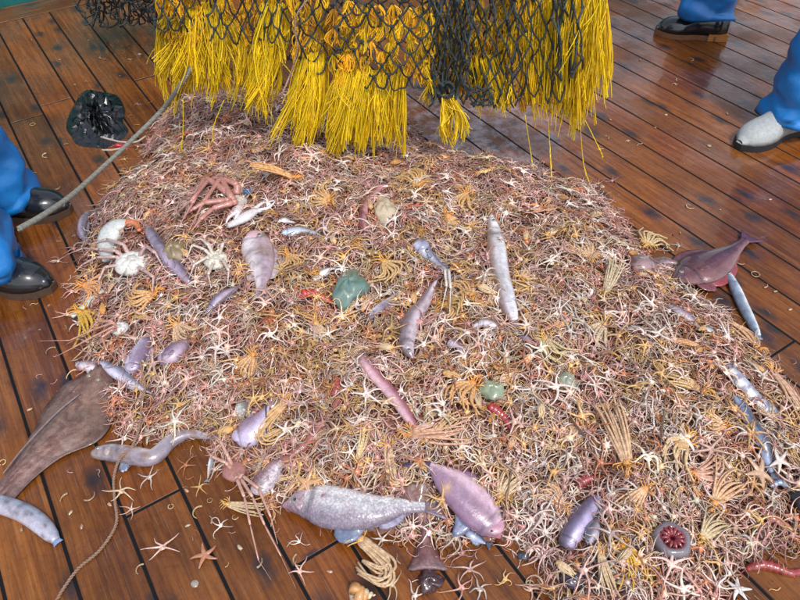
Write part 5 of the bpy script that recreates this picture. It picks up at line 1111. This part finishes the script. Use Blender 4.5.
def skinbody(root, hips, face, feet):
    """continuous figure under the clothes: torso, neck, head, arms with hands"""
    c = (np.array(hips[0])+np.array(hips[1]))/2; ax = np.array(hips[1][:2])-np.array(hips[0][:2]); ax = ax/np.linalg.norm(ax); fx = np.array(face); 
    def pt(side, fwd, z): return (c[0]+ax[0]*side+fx[0]*fwd, c[1]+ax[1]*side+fx[1]*fwd, z)
    vs = [pt(0,0,.95), pt(0,0,1.15), pt(0,0,1.38), pt(0,.01,1.48), pt(0,.03,1.56), pt(0,.04,1.66), pt(0,.03,1.75)]; rs = [.10,.10,.10,.05,.065,.085,.06]; ed = [(i, i+1) for i in range(6)]
    for s in (-1, 1):
        b0 = len(vs); vs += [pt(s*.19,0,1.40), pt(s*.25,.03,1.12), pt(s*.24,.2,.96), pt(s*.23,.27,.93)]; rs += [.055,.045,.035,.03]; ed += [(2,b0),(b0,b0+1),(b0+1,b0+2),(b0+2,b0+3)]
        for k in range(5):
            e = len(vs); off = (k-2)*.02; vs += [pt(s*.23+off*.8,.31+(.0 if k != (0 if s > 0 else 4) else -.03),.92), pt(s*.23+off,.345-(.01*abs(k-2)),.905), pt(s*.23+off,.365-(.012*abs(k-2)),.88)]; rs += [.0095,.0085,.007]; ed += [(b0+3,e),(e,e+1),(e+1,e+2)]
        q = len(vs); ft = feet[0 if s < 0 else 1]; hp_ = hips[0 if s < 0 else 1]; vs += [(hp_[0], hp_[1], .86), ((hp_[0]+ft[0])/2, (hp_[1]+ft[1])/2, .5), (ft[0], ft[1], .14)]; rs += [.07,.05,.033]; ed += [(0,q),(q,q+1),(q+1,q+2)]
    me = bpy.data.meshes.new('body'); L0 = np.array(root.location); me.from_pydata([tuple(np.array(p)-L0) for p in vs], ed, []); o = bpy.data.objects.new('body', me); C.objects.link(o); o.parent = root
    sk_ = o.modifiers.new('s', 'SKIN'); me.skin_vertices[0].data[0].use_root = True
    for i, r in enumerate(rs): me.skin_vertices[0].data[i].radius = (r, r)
    sb = o.modifiers.new('u', 'SUBSURF'); sb.levels = sb.render_levels = 2
    dg = bpy.context.evaluated_depsgraph_get(); nm = bpy.data.meshes.new_from_object(o.evaluated_get(dg)); o.modifiers.clear(); o.data = nm; bpy.data.meshes.remove(me); nm.name = 'body'
    ca = nm.color_attributes.new('Col', 'FLOAT_COLOR', 'POINT'); ca.data.foreach_set('color', np.tile(np.array([.42,.24,.17,1], np.float32), len(nm.vertices)))
    nm.materials.clear(); nm.materials.append(M['skin']); nm.polygons.foreach_set('use_smooth', [True]*len(nm.polygons))
    # jacket, hair, face
    q = [pt(0,0,z) for z in (.86,.95,1.1,1.25,1.38,1.46)]; b = MB(); b.add(*tube(q, [.20,.20,.20,.215,.19,.09], 20, BL*.9, flat=.74, up=(fx[0], fx[1], 0)))
    for s in (-1, 1): b.add(*tube(cr(np.array([pt(s*.14,0,1.41), pt(s*.22,0,1.34), pt(s*.255,.03,1.12), pt(s*.24,.19,.965)]), 16), interp([.08,.075,.065,.055], 16), 12, BL*.9))
    b.build('jacket', M['pvc'], root)
    hd = np.array(pt(0,.03,1.72)); mk(dome(hd-np.array([*fx*.02, -.01]), .10,.10,.10, col=np.array((.03,.02,.015)), nu=16, nv=7)).build('hair', M['suede'], root)
    for s in (-1, 1):
        p = np.array(pt(s*.034,.125,1.66)); mk(dome(p, .012,.012,.012, col=np.array((.6,.6,.58)), nu=10, nv=6, low=-.99)).build('eye', M['eye'], root)
        p = np.array(pt(s*.098,.035,1.655)); mk(dome(p, .015,.02,.032, col=np.array((.42,.24,.17)), nu=10, nv=6, low=-.99)).build('ear', M['skin'], root)
    p = np.array(pt(0,.135,1.635)); mk(dome(p, .014,.018,.024, col=np.array((.44,.25,.18)), nu=10, nv=6, low=-.99)).build('nose', M['skin'], root)
    p = np.array(pt(0,.118,1.595)); mk(dome(p, .025,.012,.007, rot=math.atan2(ax[1],ax[0]), col=np.array((.36,.12,.1)), nu=10, nv=5, low=-.99)).build('mouth', M['skin'], root)
def unit(a): a = np.array(a[:2]); return a/np.linalg.norm(a)
# left person: two black boots
f1, f2 = G(18, 214), G(6, 283); t1, t2 = G(72, 212), G(55, 290)
d1 = unit(t1-f1); d2 = unit(t2-f2)
pr = empty('person', (*(f1[:2]*.5+f2[:2]*.5), 0), 'person in bright blue oilskin trousers and black boots at the left edge', 'person')
K = np.array((.010,.011,.014))
shoe(pr, t1[:2]-d1*.30, t1[:2], 0, K, (.07,.04,.025), 'boot', width=.056); shoe(pr, t2[:2]-d2*.30, t2[:2], 0, K, (.07,.04,.025), 'boot', width=.056)
f1b = t1[:2]-d1*.185; f2b = t2[:2]-d2*.175
hp = [(f1b[0]-.09, f1b[1]-.07, .86), (f2b[0]-.10, f2b[1]-.0, .86)]
trousers(pr, [f1b, f2b], hp, 5, r0=.108); skinbody(pr, hp, np.array([1., 0.]), [f1b, f2b])
# person at top right, black shoe with orange heel
toe = G(655, 33); hl = G(724, 38); dr = unit(toe-hl)
pr = empty('person', (hl[0], hl[1], 0), 'person in blue trousers and glossy black shoe with orange heel at top right', 'person')
shoe(pr, hl[:2]+dr*0, toe[:2], 0, K, (.20,.09,.04), 'boot', heelcol=(.42,.17,.04), width=.056, high=.10)
o2 = np.array([.24, .50]); shoe(pr, hl[:2]+o2, toe[:2]+o2, 0, K, (.20,.09,.04), 'boot', heelcol=(.42,.17,.04), width=.056, high=.10)
fa_ = hl[:2]+dr*.10; hp = [(fa_[0]+.02, fa_[1]+.04, .86), (fa_[0]+o2[0]-.03, fa_[1]+o2[1]-.04, .86)]
trousers(pr, [fa_, fa_+o2], hp, 15, r0=.112, r1=.10, hem=.095); skinbody(pr, hp, dr, [fa_, fa_+o2])
# person at the right edge, grey shoe
toe = G(737, 149); hl = G(803, 124); dr = unit(toe-hl); hl = toe[:2]-dr*.30
pr = empty('person', (hl[0], hl[1], 0), 'person in blue trousers and pale grey shoe at the right edge', 'person')
shoe(pr, hl, toe[:2], 0, (.36,.38,.38), (.015,.016,.02), 'suede', width=.058, high=.10)
o2 = np.array([.30, .12]); shoe(pr, hl+o2, toe[:2]+o2, 0, (.36,.38,.38), (.015,.016,.02), 'suede', width=.058, high=.10)
fa_ = toe[:2]-dr*.235; hp = [(fa_[0]+.10, fa_[1]+.05, .86), (fa_[0]+o2[0]+.02, fa_[1]+o2[1]-.0, .86)]
trousers(pr, [fa_, fa_+o2], hp, 25, r0=.11, r1=.10); skinbody(pr, hp, dr, [fa_, fa_+o2])

# ---------------------------------------------------------------- labels of the small things
def side_of(px, py, l):
    dx, dy = px-l[0], py-l[1]; return ('left of' if dx < 0 else 'right of') if abs(dx) > abs(dy) else ('above' if dy < 0 else 'below')
used = {}
for o, px, py, what, cat, grp in ALLSMALL:
    near = sorted(LAND, key=lambda l: math.hypot(px-l[0], py-l[1]))[:13]; l0 = near[0]
    d0 = math.hypot(px-l0[0], py-l0[1]); opts = [f"{what} {'just ' if d0 < 30 else ''}{side_of(px, py, l0)} the {l0[2]}"]
    import itertools
    for l1 in near[1:]: opts.append(f"{what} {side_of(px, py, l0)} the {l0[2]}, {side_of(px, py, l1)} the {l1[2]}")
    for l1 in near[2:]: opts.append(f"{what} {side_of(px, py, near[1])} the {near[1][2]}, {side_of(px, py, l1)} the {l1[2]}")
    for a_, b_ in itertools.combinations(near, 2): opts.append(f"{what} {side_of(px, py, a_)} the {a_[2]}, {side_of(px, py, b_)} the {b_[2]}")
    opts = [q for q in opts if len(q.split()) <= 16] or [' '.join(opts[0].split()[:16])]
    lb = next((q for q in opts if q not in used), opts[0]); used[lb] = 1; tag(o, lb, cat, grp)
